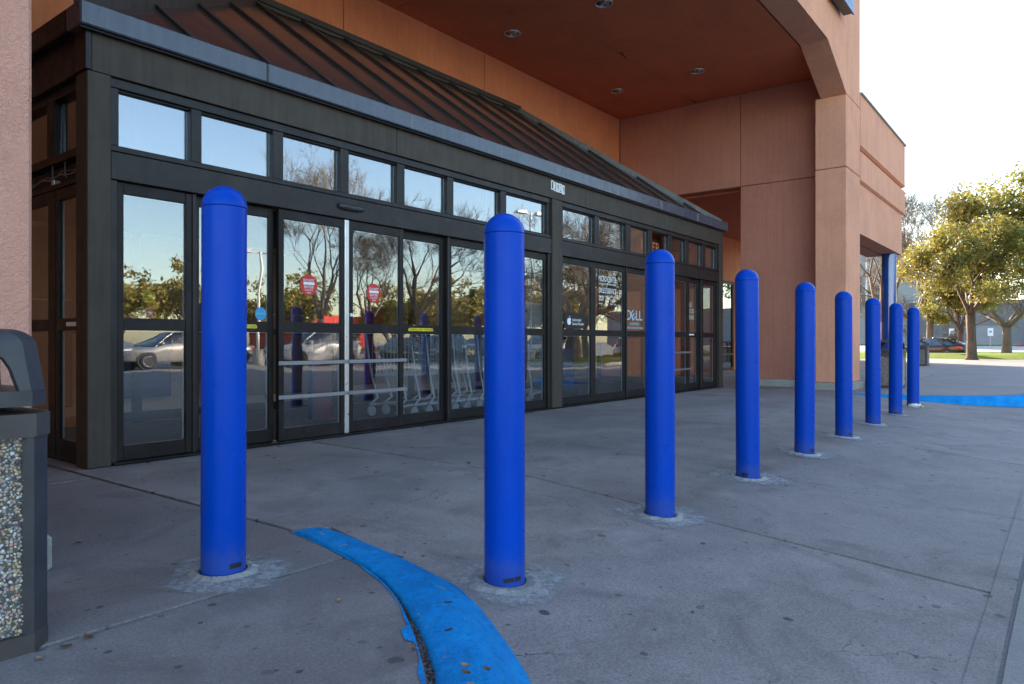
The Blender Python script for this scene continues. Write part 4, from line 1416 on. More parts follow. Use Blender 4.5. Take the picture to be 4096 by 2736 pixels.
lettering('Authorized', 'vinyl_white', (8.765, 5.6138, 1.228), w=0.23, h=0.042, parent=t)
lettering('Service Provider', 'vinyl_white', (8.81, 5.6138, 1.172), w=0.31, h=0.042, parent=t)

t = thing('opening_hours', (9.66, 5.62, 1.48), 'white store name and opening hours lettering on the glass', 'lettering')
yy = 5.6215
lettering('MICRO CENTER', 'vinyl_white', (9.66, yy, 1.875), w=0.53, h=0.088, parent=t)
lettering('computers & electronics', 'vinyl_white', (9.66, yy, 1.795), w=0.53, h=0.040, parent=t)
lettering('SALES/SERVICE', 'vinyl_white', (9.66, yy, 1.695), w=0.53, h=0.080, parent=t)
for i, (a, b) in enumerate((('Monday - Friday', '10am - 9pm'), ('Saturday', '10am - 9pm'), ('Sunday', '11am - 6pm'))):
    lettering(a, 'vinyl_white', (9.395 + 0.14 * len(a) / 15, yy, 1.605 - 0.056 * i), w=0.28 * len(a) / 15, h=0.038, parent=t)
    lettering(b, 'vinyl_white', (9.83, yy, 1.605 - 0.056 * i), w=0.19, h=0.038, parent=t)

t = thing('maker_decal', (10.55, 5.652, 1.12), 'pale blue computer maker logo decal on the sidelight left of the third bollard', 'decal')
yy = 5.6215
lettering('D', 'vinyl_paleblue', (10.33, yy, 1.345), w=0.14, h=0.155, parent=t)
e = lettering('E', 'vinyl_paleblue', (10.475, yy, 1.345), w=0.12, h=0.145, parent=t)
e.rotation_euler = (0, R(-35), 0)
lettering('L', 'vinyl_paleblue', (10.62, yy, 1.345), w=0.10, h=0.155, parent=t)
lettering('L', 'vinyl_paleblue', (10.74, yy, 1.345), w=0.10, h=0.155, parent=t)
lettering('AUTHORIZED', 'vinyl_paleblue', (10.52, yy, 1.205), w=0.32, h=0.04, parent=t)
lettering('Sales & Service Provider', 'vinyl_paleblue', (10.55, yy, 1.145), w=0.56, h=0.04, parent=t)

t = thing('food_notice', (12.72, 5.656, 1.30), 'cream no food or drink lettering on glass beside the far sliding door', 'lettering')
yy = 5.6562
lettering('PLEASE', 'vinyl_cream', (12.70, yy, 1.615), w=0.32, h=0.088, parent=t)
lettering('NO FOOD', 'vinyl_cream', (12.74, yy, 1.495), w=0.44, h=0.088, parent=t)
lettering('OR DRINK', 'vinyl_cream', (12.735, yy, 1.375), w=0.46, h=0.088, parent=t)

# dot matrix ENTER sign inside a transom pane
FONT = {'E': ['11111', '1', '1', '1111', '1', '1', '11111'], 'N': ['10001', '11001', '10101', '10101', '10011', '10001', '10001'], 'T': ['11111', '001', '001', '001', '001', '001', '001'], 'R': ['1111', '10001', '10001', '1111', '101', '1001', '10001']}
emitter('led_amber', (1.0, 0.42, 0.10), 0.22)
t = thing('enter_sign', (11.35, 5.74, 2.40), 'dim amber dot matrix sign reading ENTER inside a high pane', 'sign')
MB().cbox(10.95, 11.78, 5.735, 5.80, 2.42, 2.70, 0.005).build('case', 'store_wall_dark', t)
mb = MB()
for i, ch in enumerate('ENTER'):
    for r_, row in enumerate(FONT[ch]):
        for c_, b in enumerate(row):
            if b == '1':
                for sub in ((0, 0), (0.5, 0), (0, 0.5), (0.5, 0.5)):
                    x = 10.99 + 0.135 * i + 0.0215 * (c_ + sub[0]); z = 2.640 - 0.0225 * (r_ + sub[1])
                    mb.box(x - 0.004, x + 0.004, 5.7325, 5.7345, z - 0.004, z + 0.004)
mb.build('lettering', 'led_amber', t)

# ------------------------------------------------------------------ bollards
def make_bollard(name, x, y, z0, label, tape=None, seed=0):
    rnd = random.Random(seed)
    H, r = 1.526, 0.0845
    b = thing(name, (x, y, z0), label, 'bollard', 'blue bollards in front of the doors')
    prof = [(r + 0.0005, -0.03), (r, 0.0), (r, 0.3), (r - 0.0003, 0.8), (r, H - r * 0.98 - 0.006)]
    tube = MB().lathe([(q, z + z0) for q, z in prof], 56, (x, y, 0)).build('sleeve', 'bollard_plastic', b)
    # dome cap with a fine seam
    zc = H - r * 0.98
    pr = [(r - 0.0035, zc - 0.0062), (r - 0.0035, zc - 0.0035), (r + 0.0006, zc - 0.002)]
    for i in range(15):
        a = math.pi / 2 * i / 14
        pr.append((max(0.0005, (r + 0.0006) * math.cos(a)), zc + r * 0.98 * math.sin(a)))
    MB().lathe([(q, z + z0) for q, z in pr], 56, (x, y, 0)).build('dome_cap', 'bollard_plastic', b)
    # cement footing: raised rough collar and a thin wiped skirt with a ragged edge
    sl = -0.0755 * 1.0 if y < 2.7 and z0 < -0.01 else 0.0
    zz = lambda yy: (ramp_z(yy) if sl else 0.0)
    mb = MB()
    n = 72
    ring0 = []; ring1 = []; ring2 = []
    qb = rnd.uniform(0.128, 0.158)
    for i in range(n):
        t = 2 * math.pi * i / n
        c_, s_ = math.cos(t), math.sin(t)
        q = qb + 0.022 * mnoise.noise((c_ * 2, s_ * 2, seed * 3.1)) + 0.012 * mnoise.noise((c_ * 7, s_ * 7, seed * 1.3)) + 0.004 * rnd.random()
        for ring, rr, up in ((ring0, r + 0.006, 0.010), (ring1, q * 0.8, 0.012 + 0.005 * rnd.random()), (ring2, q, 0.002)):
            xx = x + rr * c_; yy = y + rr * s_
            ring.append((xx, yy, zz(yy) + up))
    mb.add(ring0 + ring1 + ring2, [(i, n + i, n + (i + 1) % n, (i + 1) % n) for i in range(n)] + [(n + i, 2 * n + i, 2 * n + (i + 1) % n, n + (i + 1) % n) for i in range(n)], False)
    o = mb.build('footing', 'cement_patch', b)
    fix_up(o)
    mb = MB()
    v = []
    for i in range(n):
        t = 2 * math.pi * i / n
        c_, s_ = math.cos(t), math.sin(t)
        for rr in (0.12, 0.25, 0.40):
            xx = x + rr * c_ * 1.1; yy = y + rr * s_
            v.append((xx, yy, zz(yy) + 0.0035))
    mb.add(v, [(3 * i + j, 3 * i + j + 1, (3 * i + j + 4) % (3 * n), (3 * i + j + 3) % (3 * n)) for i in range(n) for j in (0, 1)], False)
    o = mb.build('cement_smear', 'cement_wash', b)
    fix_up(o)
    b.rotation_euler = (R(rnd.uniform(-.35, .35)), R(rnd.uniform(-.35, .35)), 0)
    for (a0, a1, za, zb) in (tape or []):
        mb = MB()
        k = 10
        v = []
        for i in range(k + 1):
            a = a0 + (a1 - a0) * i / k
            for zq in (za, zb):
                v.append((x + (r + 0.0012) * math.cos(a), y + (r + 0.0012) * math.sin(a), z0 + zq + rnd.uniform(-0.002, 0.002)))
        mb.add(v, [(2 * i, 2 * i + 2, 2 * i + 3, 2 * i + 1) for i in range(k)], True)
        mb.build('tape', 'tape_black', b)
    return b

A = R(217.8)        # side of a bollard that faces the camera
make_bollard('bollard', 1.556, 2.653, 0.0, 'tall blue bollard nearest the left litter bin, apart from the row', [(R(255), R(290), 0.030, 0.050)], 1)
BX = [2.341 + 1.4433 * i for i in range(8)]
BL = ['tall blue bollard just right of the curved blue kerb, first of the row',
      'blue bollard second in the row, in front of the maker logo decal',
      'blue bollard third in the row, left of the brown porch wall',
      'blue bollard fourth in the row, before the brown porch wall',
      'blue bollard fifth in the row, before the porch pier',
      'blue bollard sixth in the row, left of the far aggregate litter bin',
      'blue bollard seventh in the row, before the far aggregate litter bin',
      'farthest blue bollard of the row with plastic scrap at its foot']
TP = [[(R(215), R(245), 0.022, 0.040), (R(248), R(268), 0.024, 0.042)], None, [(R(170), R(200), 0.02, 0.045)], [(R(225), R(262), 0.02, 0.05)], [(R(220), R(250), 0.02, 0.045)], None, [(R(185), R(215), 0.02, 0.045)], None]
for i, x in enumerate(BX):
    yy = 1.852 + 0.006 * i
    make_bollard('bollard', x, yy, ramp_z(yy), BL[i], TP[i], i + 2)
# torn plastic wrap at the last bollard
t = thing('plastic_scrap', (BX[-1], 1.72, ramp_z(1.72)), 'crumpled clear plastic scrap at the foot of the farthest bollard', 'litter')
random.seed(3)
mb = MB()
n = 26
v = []
for i in range(n + 1):
    a = R(150) + R(190) * i / n
    for rr, zq in ((0.088, 0.0), (0.098 + random.uniform(0, .012), 0.03), (0.092 + random.uniform(0, .01), 0.055 + random.uniform(-.012, .012))):
        v.append((BX[-1] + rr * math.cos(a), 1.894 + rr * math.sin(a), -0.082 + zq))
mb.add(v, [(3 * i + j, 3 * i + 3 + j, 3 * i + 4 + j, 3 * i + 1 + j) for i in range(n) for j in range(2)])
mb.build('wrap', 'litter_white', t)
mb = MB()
mb.cbox(BX[-1] - 0.10, BX[-1] + 0.07, 1.755, 1.785, ramp_z(1.77) + 0.012, ramp_z(1.77) + 0.03, 0.005)
mb.build('strip', 'litter_yellow', t)

# ------------------------------------------------------------------ litter bins with pebble panels
def pebble_mesh(seed, w, h):
    """Pebbles bedded in a panel of width w and height h (local x, z; facing -y)."""
    rnd = random.Random(seed)
    out = []
    step = 0.0092
    nz = int(h / step); nx = int(w / step)
    mbs = [MB() for _ in range(6)]
    for j in range(nz):
        for i in range(nx):
            x = (i + 0.5 + rnd.uniform(-.42, .42) + (0.5 if j % 2 else 0)) * w / nx
            z = (j + 0.5 + rnd.uniform(-.42, .42)) * h / nz
            if x > w - 0.004 or x < 0.004: continue
            a = rnd.uniform(0.0036, 0.0070); b = a * rnd.uniform(0.6, 0.95); d = rnd.uniform(0.003, 0.008)
            th = rnd.uniform(0, math.pi)
            c_, s_ = math.cos(th), math.sin(th)
            ring = []
            for k in range(7):
                t = 2 * math.pi * k / 7 + rnd.uniform(-.15, .15)
                px, pz = a * math.cos(t), b * math.sin(t)
                ring.append((x + px * c_ - pz * s_, 0.0, z + px * s_ + pz * c_))
            ring2 = [(x + (p[0] - x) * .68, -d * .8, z + (p[2] - z) * .68) for p in ring]
            top = (x, -d, z)
            m = mbs[rnd.choice((0, 1, 1, 2, 2, 2, 3, 3, 4, 5))]
            m.add(ring + ring2 + [top], [(k, (k + 1) % 7, 7 + (k + 1) % 7, 7 + k) for k in range(7)] + [(7 + k, 7 + (k + 1) % 7, 14) for k in range(7)], True)
    return mbs
PEB = [('pebble_white', (0.55, 0.54, 0.53)), ('pebble_tan', (0.42, 0.31, 0.19)), ('pebble_grey', (0.30, 0.30, 0.31)), ('pebble_dark', (0.07, 0.07, 0.08)), ('pebble_pink', (0.42, 0.25, 0.20)), ('pebble_buff', (0.50, 0.42, 0.30))]
for nm, col in PEB:
    plain(nm, col, 0.45, 0, 0.5, 0.3, 80)
PW, PH = 0.40, 0.575
peb = pebble_mesh(5, PW, PH)
peb_meshes = []
for (nm, _), m in zip(PEB, peb):
    me = D.meshes.new('pebbles')
    me.from_pydata(m.v, [], m.f)
    me.polygons.foreach_set('use_smooth', m.sm)
    me.materials.append(MATS[nm])
    peb_meshes.append(me)

def make_bin(loc, rz, label, first=None):
    """Square bin: chamfered plastic posts, pebble panels, hooped hood."""
    b = thing('litter_bin', loc, label, 'litter bin', 'pebble panel litter bins')
    b.rotation_euler = (0, 0, rz)
    if first is not None:
        for ch in first.children:
            copy_tree(ch, b)
        return b
    h = 0.265
    ch = 0.055
    oct_ = lambda s, c: [(-s + c, -s), (s - c, -s), (s, -s + c), (s, s - c), (s - c, s), (-s + c, s), (-s, s - c), (-s, -s + c)]
    def loc_build(mb, name, mat, parent=b):
        return mb.build(name, mat, parent, world=False)
    loc_build(MB().prism(oct_(h, ch), 'z', 0.0, 0.055), 'base', 'plastic_brown')
    loc_build(MB().prism(oct_(h + 0.004, ch), 'z', 0.632, 0.700), 'rim', 'plastic_brown')
    loc_build(MB().prism(oct_(h - 0.04, ch * .6), 'z', 0.055, 0.632), 'core', 'grout')
    for sx in (-1, 1):
        for sy in (-1, 1):
            loc_build(MB().prism([(sx * (h - 0.002 - .07), sy * (h - 0.002)), (sx * (h - ch), sy * (h - 0.002)), (sx * (h - 0.002), sy * (h - ch)), (sx * (h - 0.002), sy * (h - 0.002 - .07)), (sx * (h - .05), sy * (h - .11)), (sx * (h - .11), sy * (h - .05))], 'z', 0.0551, 0.6319), 'corner_post', 'plastic_dark')
    for k in range(4):
        pnl = loc_build(MB().box(-PW / 2, PW / 2, -h + 0.018, -h + 0.04, 0.056, 0.631), 'pebble_panel', 'grout')
        pnl.rotation_euler = (0, 0, k * math.pi / 2)
        for me in peb_meshes:
            p = D.objects.new('pebbles', me)
            C.objects.link(p)
            p.parent = pnl
            p.location = (-PW / 2, -h + 0.0185, 0.056)
            p['kind'] = 'stuff'
    loc_build(MB().lathe([(0.16, 0.60), (0.17, 0.705), (0.158, 0.706), (0.15, 0.60)], 28), 'liner', 'bin_liner')
    # hood: four legs run up into a rounded roof, openings on all sides
    s0, s1 = h, h - 0.016      # half sizes at the foot and the shoulder of the hood
    zf, zs, zt = 0.722, 0.895, 0.950
    loc_build(MB().prism(oct_(s0 - 0.004, ch), 'z', zf, zf + 0.045), 'hood_rim', 'plastic_dark')
    for sx in (-1, 1):
        for sy in (-1, 1):
            mb = MB()
            lw = 0.085
            rows = []
            for t in (0.0, 0.25, 0.5, 0.75, 1.0):
                z = zf + 0.0455 + (zs - zf - 0.0455) * t
                s = s0 - 0.006 + (s1 - s0) * t
                l = lw + 0.02 * t + 0.055 * max(0, t - 0.7) / 0.3
                rows.append([(sx * (s - l), sy * s, z), (sx * (s - ch), sy * s, z), (sx * s, sy * (s - ch), z), (sx * s, sy * (s - l), z), (sx * (s - 0.03), sy * (s - l), z), (sx * (s - .05), sy * (s - .05), z), (sx * (s - l), sy * (s - 0.03), z)])
            k = 7
            v = [p for r_ in rows for p in r_]
            mb.add(v, [(i * k + j, i * k + (j + 1) % k, (i + 1) * k + (j + 1) % k, (i + 1) * k + j) for i in range(4) for j in range(k)] + [tuple(range(k)), tuple(4 * k + j for j in range(k))])
            o = loc_build(mb, 'hood_leg', 'plastic_dark')
            fix_up(o)
    mb = MB()
    rows = []
    for t in range(9):
        a = math.pi / 2 * t / 8
        s = s1 - 0.006 - 0.06 * (1 - math.cos(a)) * 1.0
        z = zs + (zt - zs) * math.sin(a)
        c_ = ch + 0.01 * (1 - math.cos(a))
        rows.append([(x, y, z) for x, y in oct_(s, min(c_, s * .6))])
    v = [p for r_ in rows for p in r_]
    mb.add(v, [(i * 8 + j, i * 8 + (j + 1) % 8, (i + 1) * 8 + (j + 1) % 8, (i + 1) * 8 + j) for i in range(8) for j in range(8)] + [tuple(range(8))[::-1], tuple(64 + j for j in range(8))], False)
    loc_build(mb, 'hood_roof', 'plastic_dark')
    return b
HB = 0.265
bin0 = make_bin((0.868 - HB, 2.405 + HB, 0.0), 0.0, 'large litter bin with pebble panels cut off by the left edge')
make_bin((15.95, 2.85, 0.0), 0.0, 'litter bin with pebble panels between the farthest blue bollards', bin0)
make_bin((31.6, 4.55, 0.0), 0.0, 'distant dark litter bin right of the farthest bollard', bin0)

# ------------------------------------------------------------------ fallen leaves, grit at the threshold
leafs = []
random.seed(12)
spots = [((1.62, 2.02), 'leaf_tan', 0.05), ((1.79, 1.66), 'leaf_dark', 0.045), ((1.62, 1.50), 'leaf_dark', 0.045), ((1.50, 1.53), 'leaf_brown', 0.03), ((1.47, 1.30), 'leaf_tan', 0.05), ((1.44, 1.27), 'leaf_brown', 0.05), ((1.49, 1.24), 'leaf_brown', 0.045), ((1.40, 1.22), 'leaf_tan', 0.035),
         ((4.05, 3.55), 'leaf_brown', 0.07), ((4.9, 4.1), 'leaf_tan', 0.05), ((5.8, 4.6), 'leaf_brown', 0.045), ((3.3, 4.9), 'leaf_brown', 0.04), ((5.15, 2.9), 'leaf_tan', 0.06), ((4.0, 3.0), 'leaf_brown', 0.045), ((2.62, 1.15), 'leaf_brown', 0.03), ((3.5, 2.2), 'leaf_tan', 0.025),
         ((1.38, 3.55), 'leaf_tan', 0.06), ((2.0, 4.3), 'leaf_tan', 0.025), ((0.95, 2.38), 'leaf_brown', 0.06), ((0.88, 2.36), 'leaf_brown', 0.05), ((0.80, 2.33), 'leaf_tan', 0.04), ((1.9, 3.3), 'leaf_tan', 0.03)]
for i in range(20):
    spots.append(((2.42 + random.random() ** 1.3 * 5.2, 5.45 + random.uniform(-.05, .05)), random.choice(('leaf_tan', 'leaf_brown', 'leaf_brown')), random.uniform(0.02, 0.05)))
for i in range(10):
    spots.append(((8.4 + random.random() * 5.5, 5.46 + random.uniform(-.06, .05)), random.choice(('leaf_tan', 'leaf_brown')), random.uniform(0.025, 0.05)))
LEAF = ['curled tan leaf beside the start of the near blue kerb', 'upper dark leaf lying on the near blue kerb', 'lower dark leaf at the gap of the near blue kerb', 'small brown leaf on the slab left of the near kerb', 'largest tan leaf in the kerb gap at the bottom edge', 'brown leaf in the kerb gap left of the tan one', 'brown leaf on the near kerb at the bottom edge', 'small tan leaf in the kerb gap lowest of all',
        'brown leaf on open concrete between first and second bollards', 'tan leaf on open concrete before the sliding doors', 'brown leaf near the sidelight right of the sliding doors', 'brown leaf on concrete before the left sliding door', 'tan leaf on open concrete right of the first row bollard', 'brown leaf near the slab joint right of the kerb', 'small brown leaf on the ramp low at the picture centre', 'tiny tan leaf right of the first row bollard',
        'tan leaf by the concrete plinth behind the left bin', 'tiny tan leaf near the slab joint left of the first bollard', 'brown leaf rightmost at the foot of the left bin', 'brown leaf in the middle at the foot of the left bin', 'tan leaf leftmost at the foot of the left bin', 'small tan leaf left of the first bollard']
for i, ((x, y), m, s) in enumerate(spots):
    s *= 0.62
    mb = MB()
    a = random.uniform(0, 6.28)
    k = 7
    v = []
    z0 = (ramp_z(y) if x > lerp_list(KL, y) + 0.1 else (0.0 if x < lerp_list(KG, y) else -0.01)) + 0.004
    if lerp_list(KL, y) - 0.01 < x < lerp_list(KL, y) + 0.18 and y < 2.9: z0 = 0.028
    for j in range(k + 1):
        t = j / k
        w = 0.30 * s * math.sin(math.pi * min(1, t * 0.95 + 0.03)) ** 0.8
        curl = random.uniform(0.04, 0.2) * s * (2 * t - 1) ** 2 if j == 0 else 0.10 * s * (2 * t - 1) ** 2
        for sd in (-1, 0, 1):
            lx = (t - .5) * s; ly = sd * w
            z = z0 + curl + (0.12 * s if sd else 0.0)
            v.append((x + lx * math.cos(a) - ly * math.sin(a), y + lx * math.sin(a) + ly * math.cos(a), z))
    mb.add(v, [(3 * j + q, 3 * j + 3 + q, 3 * j + 4 + q, 3 * j + 1 + q) for j in range(k) for q in (0, 1)], True)
    st = mb.build('fallen_leaf', m)
    shade = {'leaf_tan': 'tan', 'leaf_brown': 'brown', 'leaf_dark': 'dark grey'}[m]
    if y > 5.3:
        bank = 'left bank of doors' if x < 8.1 else 'right bank of doors'
        tag(st, 'small dry %s leaf along the foot of the %s' % (shade, bank), 'leaf', 'dry %s leaves at the %s' % (shade, bank))
    else:
        tag(st, LEAF[i], 'leaf', 'dry leaves on the concrete')

# ------------------------------------------------------------------ things inside the vestibule
def make_cart():
    t = thing('shopping_cart', (0, 0, 0), 'wire shopping cart in the nested row behind the glass', 'shopping cart', 'nested shopping carts')
    bk = MB()
    def wire(p, q, r=0.0045): bk.tube(p, q, r, n=4, caps=False, smooth=False)
    # basket: bottom slopes, front narrow
    def corner(u, vq, w):
        x = -0.42 + 0.80 * u
        hw = 0.26 - 0.07 * u
        zb = 0.50 + 0.06 * u; zt = 0.98 - 0.10 * u
        return Vector((x, hw * w, zb + (zt - zb) * vq))
    for w in (-1, 1):
        for i in range(15):
            wire(corner(i / 14, 0, w), corner(i / 14, 1, w))
        for j in range(6):
            wire(corner(0, j / 5, w), corner(1, j / 5, w), 0.007 if j in (0, 5) else 0.0042)
    for i in range(9):
        w = -1 + 2 * i / 8
        wire(corner(1, 0, w), corner(1, 1, w)); wire(corner(0, 0, w), corner(0, 1, w)); wire(corner(0, 0, w), corner(1, 0, w))
    for j in range(6):
        for u in (0, 1): wire(corner(u, j / 5, -1), corner(u, j / 5, 1))
    bk.build('basket', 'chrome_wire', t, world=False)
    fr = MB()
    for w in (-1, 1):
        fr.path([(-0.52, w * 0.27, 1.02), (-0.44, w * 0.26, 0.52), (-0.34, w * 0.25, 0.22), (-0.46, w * 0.27, 0.14)], 0.015, 6)
        fr.path([(-0.46, w * 0.27, 0.14), (0.36, w * 0.16, 0.16), (0.42, w * 0.15, 0.13)], 0.015, 6)
    for i in range(7):
        u = -0.4 + 0.12 * i
        fr.tube((u, -0.25 + 0.012 * i, 0.16), (u, 0.25 - 0.012 * i, 0.16), 0.006, n=5)
    fr.build('frame', 'chrome_wire', t, world=False)
    MB().tube((-0.53, -0.27, 1.02), (-0.53, 0.27, 1.02), 0.017, n=10).build('handle', 'handle_blue', t, world=False)
    for x, w in ((-0.44, -.25), (-0.44, .25), (0.40, -.15), (0.40, .15)):
        MB().tube((x, w - 0.014, 0.064), (x, w + 0.014, 0.064), 0.06, n=16, smooth=False).build('wheel', 'bin_liner', t, world=False)
    return t
cart0 = make_cart()
spots = [(6.35 + 0.24 * i, 6.50 + 0.01 * (i % 2), 0.0) for i in range(8)] + [(8.78, 6.5, R(8)), (8.55, 7.1, R(4))]
for i, (x, y, rz) in enumerate(spots):
    o = cart0 if i == 0 else copy_tree(cart0)
    o.location = (x, y, 0.004)
    o.rotation_euler = (0, 0, rz)
    if i < 8:
        o['label'] = 'wire shopping cart, %s from the left in the nested row behind the glass' % ['first', 'second', 'third', 'fourth', 'fifth', 'sixth', 'seventh', 'eighth'][i]
    if i >= 8:
        o['label'] = ['loose wire shopping cart behind the apple emblem card', 'wire shopping cart behind another, deeper inside the right door bank'][i - 8]

t = thing('mirrored_bollard', (5.06, 6.62, 0.004), 'dark red rounded panel standing in for a bollard mirrored in the sliding doors', 'reflection')  # upright panel built in place of a bollard's reflection in the glass
MB().prism([(4.94, 0.05), (5.18, 0.05), (5.18, 1.25), (5.15, 1.33), (5.08, 1.37), (5.02, 1.37), (4.96, 1.33), (4.94, 1.25)], 'y', 6.59, 6.65).build('panel', 'dark_maroon', t)
MB().prism([(4.91, 0.0), (4.938, 0.0), (4.938, 1.26), (4.91, 1.24)], 'y', 6.58, 6.66).build('edge_strip', 'kiosk_blue', t)
MB().cbox(4.9, 5.22, 6.5, 6.74, 0.004, 0.05, 0.01).build('base', 'rubber_black', t)

t = thing('poster_stand', (9.05, 6.9, 0.004), 'white framed poster stand inside the right door bank', 'poster stand')
MB().cbox(8.70, 9.75, 6.885, 6.895, 0.78, 1.52, 0.003).build('poster', 'poster_white', t)
mb = MB()
for a in ((8.67, 8.70, 0.75, 1.55), (9.75, 9.78, 0.75, 1.55), (8.701, 9.749, 1.52, 1.55), (8.701, 9.749, 0.75, 0.78)):
    mb.cbox(a[0], a[1], 6.87, 6.91, a[2], a[3], 0.004)
mb.build('frame', 'white_paint', t)
MB().tube((9.22, 6.9, 0.02), (9.22, 6.9, 0.75), 0.016, n=10).build('pole', 'white_paint', t)
MB().lathe([(0.0, 0.03), (0.18, 0.024), (0.2, 0.004), (0.0, 0.004)], 24, (9.22, 6.9, 0)).build('base', 'rubber_black', t)
lettering('The new', 'kiosk_blue', (9.05, 6.883, 1.42), w=0.5, h=0.09, parent=t)
lettering('for PC', 'kiosk_blue', (9.0, 6.883, 1.28), w=0.4, h=0.09, parent=t)

t = thing('info_kiosk', (10.35, 6.95, 0.004), 'dark blue upright kiosk with screen behind the opening hours lettering', 'kiosk')
MB().prism([(10.10, 0.1), (10.62, 0.1), (10.62, 1.20), (10.52, 1.30), (10.20, 1.34), (10.10, 1.28)], 'y', 6.85, 7.05).build('cabinet', 'kiosk_blue', t)
MB().cbox(10.16, 10.56, 6.84, 6.849, 0.80, 1.22, 0.003).build('screen', 'screen_dark', t)
MB().cbox(10.05, 10.67, 6.8, 7.1, 0.0, 0.10, 0.01).build('base', 'rubber_black', t)
MB().cbox(8.6, 10.6, 5.9, 6.4, 0.005, 0.014, 0.003).build('floor_mat', 'mat_blue', None)
tag(D.objects['floor_mat'], 'bright blue floor mat inside the right door bank', 'mat')

# ------------------------------------------------------------------ vegetation builders
def grow(mb, tips, p, d, length, rad, lvl, maxl, rnd, spread, upb, nseg=3, kids=3, droop=0.0, shrink=0.68):
    pts = [p.copy()]
    rads = [rad]
    q = p.copy(); dd = d.copy()
    end = rad * (0.62 if lvl < maxl else 0.3)
    for i in range(nseg):
        dd = (dd + Vector((rnd.gauss(0, .13), rnd.gauss(0, .13), rnd.gauss(0, .09) + upb * 0.12 - droop * lvl * 0.05))).normalized()
        q = q + dd * (length / nseg)
        pts.append(q.copy())
        rads.append(rad + (end - rad) * (i + 1) / nseg)
    mb.path(pts, rads, 7 if lvl == 0 else (5 if lvl < 2 else 3))
    if lvl >= maxl:
        tips.append((pts[-1], dd))
        tips.append((pts[len(pts) // 2], dd))
        return
    if lvl >= maxl - 1:
        tips.append((pts[-1], dd))
    n = kids if lvl else kids + 1
    for k in range(n):
        t = 1.0 if k < 2 else rnd.uniform(0.35, 0.95)
        idx = min(nseg, max(1, int(round(t * nseg))))
        base = pts[idx]
        az = rnd.uniform(0, 6.283) if lvl else 6.283 * k / n + rnd.uniform(-.5, .5)
        o = dd.orthogonal().normalized()
        o2 = dd.cross(o)
        side = (o * math.cos(az) + o2 * math.sin(az))
        nd = (dd * math.cos(spread) + side * math.sin(spread) * rnd.uniform(.75, 1.2)).normalized()
        if lvl >= 1 and nd.z < -0.2 and droop == 0: nd.z *= -0.3; nd.normalize()
        grow(mb, tips, base, nd, length * shrink * rnd.uniform(.8, 1.15), rads[idx] * (0.78 if k < 2 else 0.5), lvl + 1, maxl, rnd, spread * 0.98, upb, nseg, kids, droop, shrink)

def bare_tree(seed, height, trunk_r, levels, spread=0.55, kids=3, mat='bark', lean=0.0, droop=0.0, trunk=0.24, upb=0.5, tw=1.0):
    rnd = random.Random(seed)
    t = thing('bare_tree', (0, 0, 0), '', 'tree')
    tr = MB()
    top = Vector((lean * height * trunk, 0, height * trunk))
    pts = [Vector((0, 0, -0.1)), Vector((0.0, 0, 0.12)), top * 0.5 + Vector((rnd.gauss(0, .05), rnd.gauss(0, .05), 0)), top]
    tr.path(pts, [trunk_r * 1.75, trunk_r * 1.15, trunk_r * 0.95, trunk_r * 0.9], 12)
    tr.build('trunk', mat, t, world=False)
    br = MB(); tips = []
    n = 4
    for k in range(n):
        az = 6.283 * k / n + rnd.uniform(-.4, .4)
        sp = spread * rnd.uniform(.8, 1.35)
        d = Vector((math.cos(az) * math.sin(sp) + lean * .5, math.sin(az) * math.sin(sp), math.cos(sp)))
        grow(br, tips, top + Vector((0, 0, -0.05)), d.normalized(), height * 0.27, trunk_r * 0.62, 1, levels, rnd, spread, upb, 4, kids, droop, 0.70)
    for p, d in tips:
        for k in range(2):
            nd = (d + Vector((rnd.gauss(0, .45), rnd.gauss(0, .45), rnd.gauss(0.05 - droop * .3, .35)))).normalized()
            l = height * rnd.uniform(0.035, 0.075)
            m_ = p + nd * l * .5 + Vector((rnd.gauss(0, .03), rnd.gauss(0, .03), rnd.gauss(0, .03)))
            br.path([p, m_, m_ + (nd + Vector((rnd.gauss(0, .3), rnd.gauss(0, .3), rnd.gauss(.1, .2)))).normalized() * l * .5], [0.010 * tw, 0.007 * tw, 0.004 * tw], 3)
    br.build('branches', mat, t, world=False)
    return t

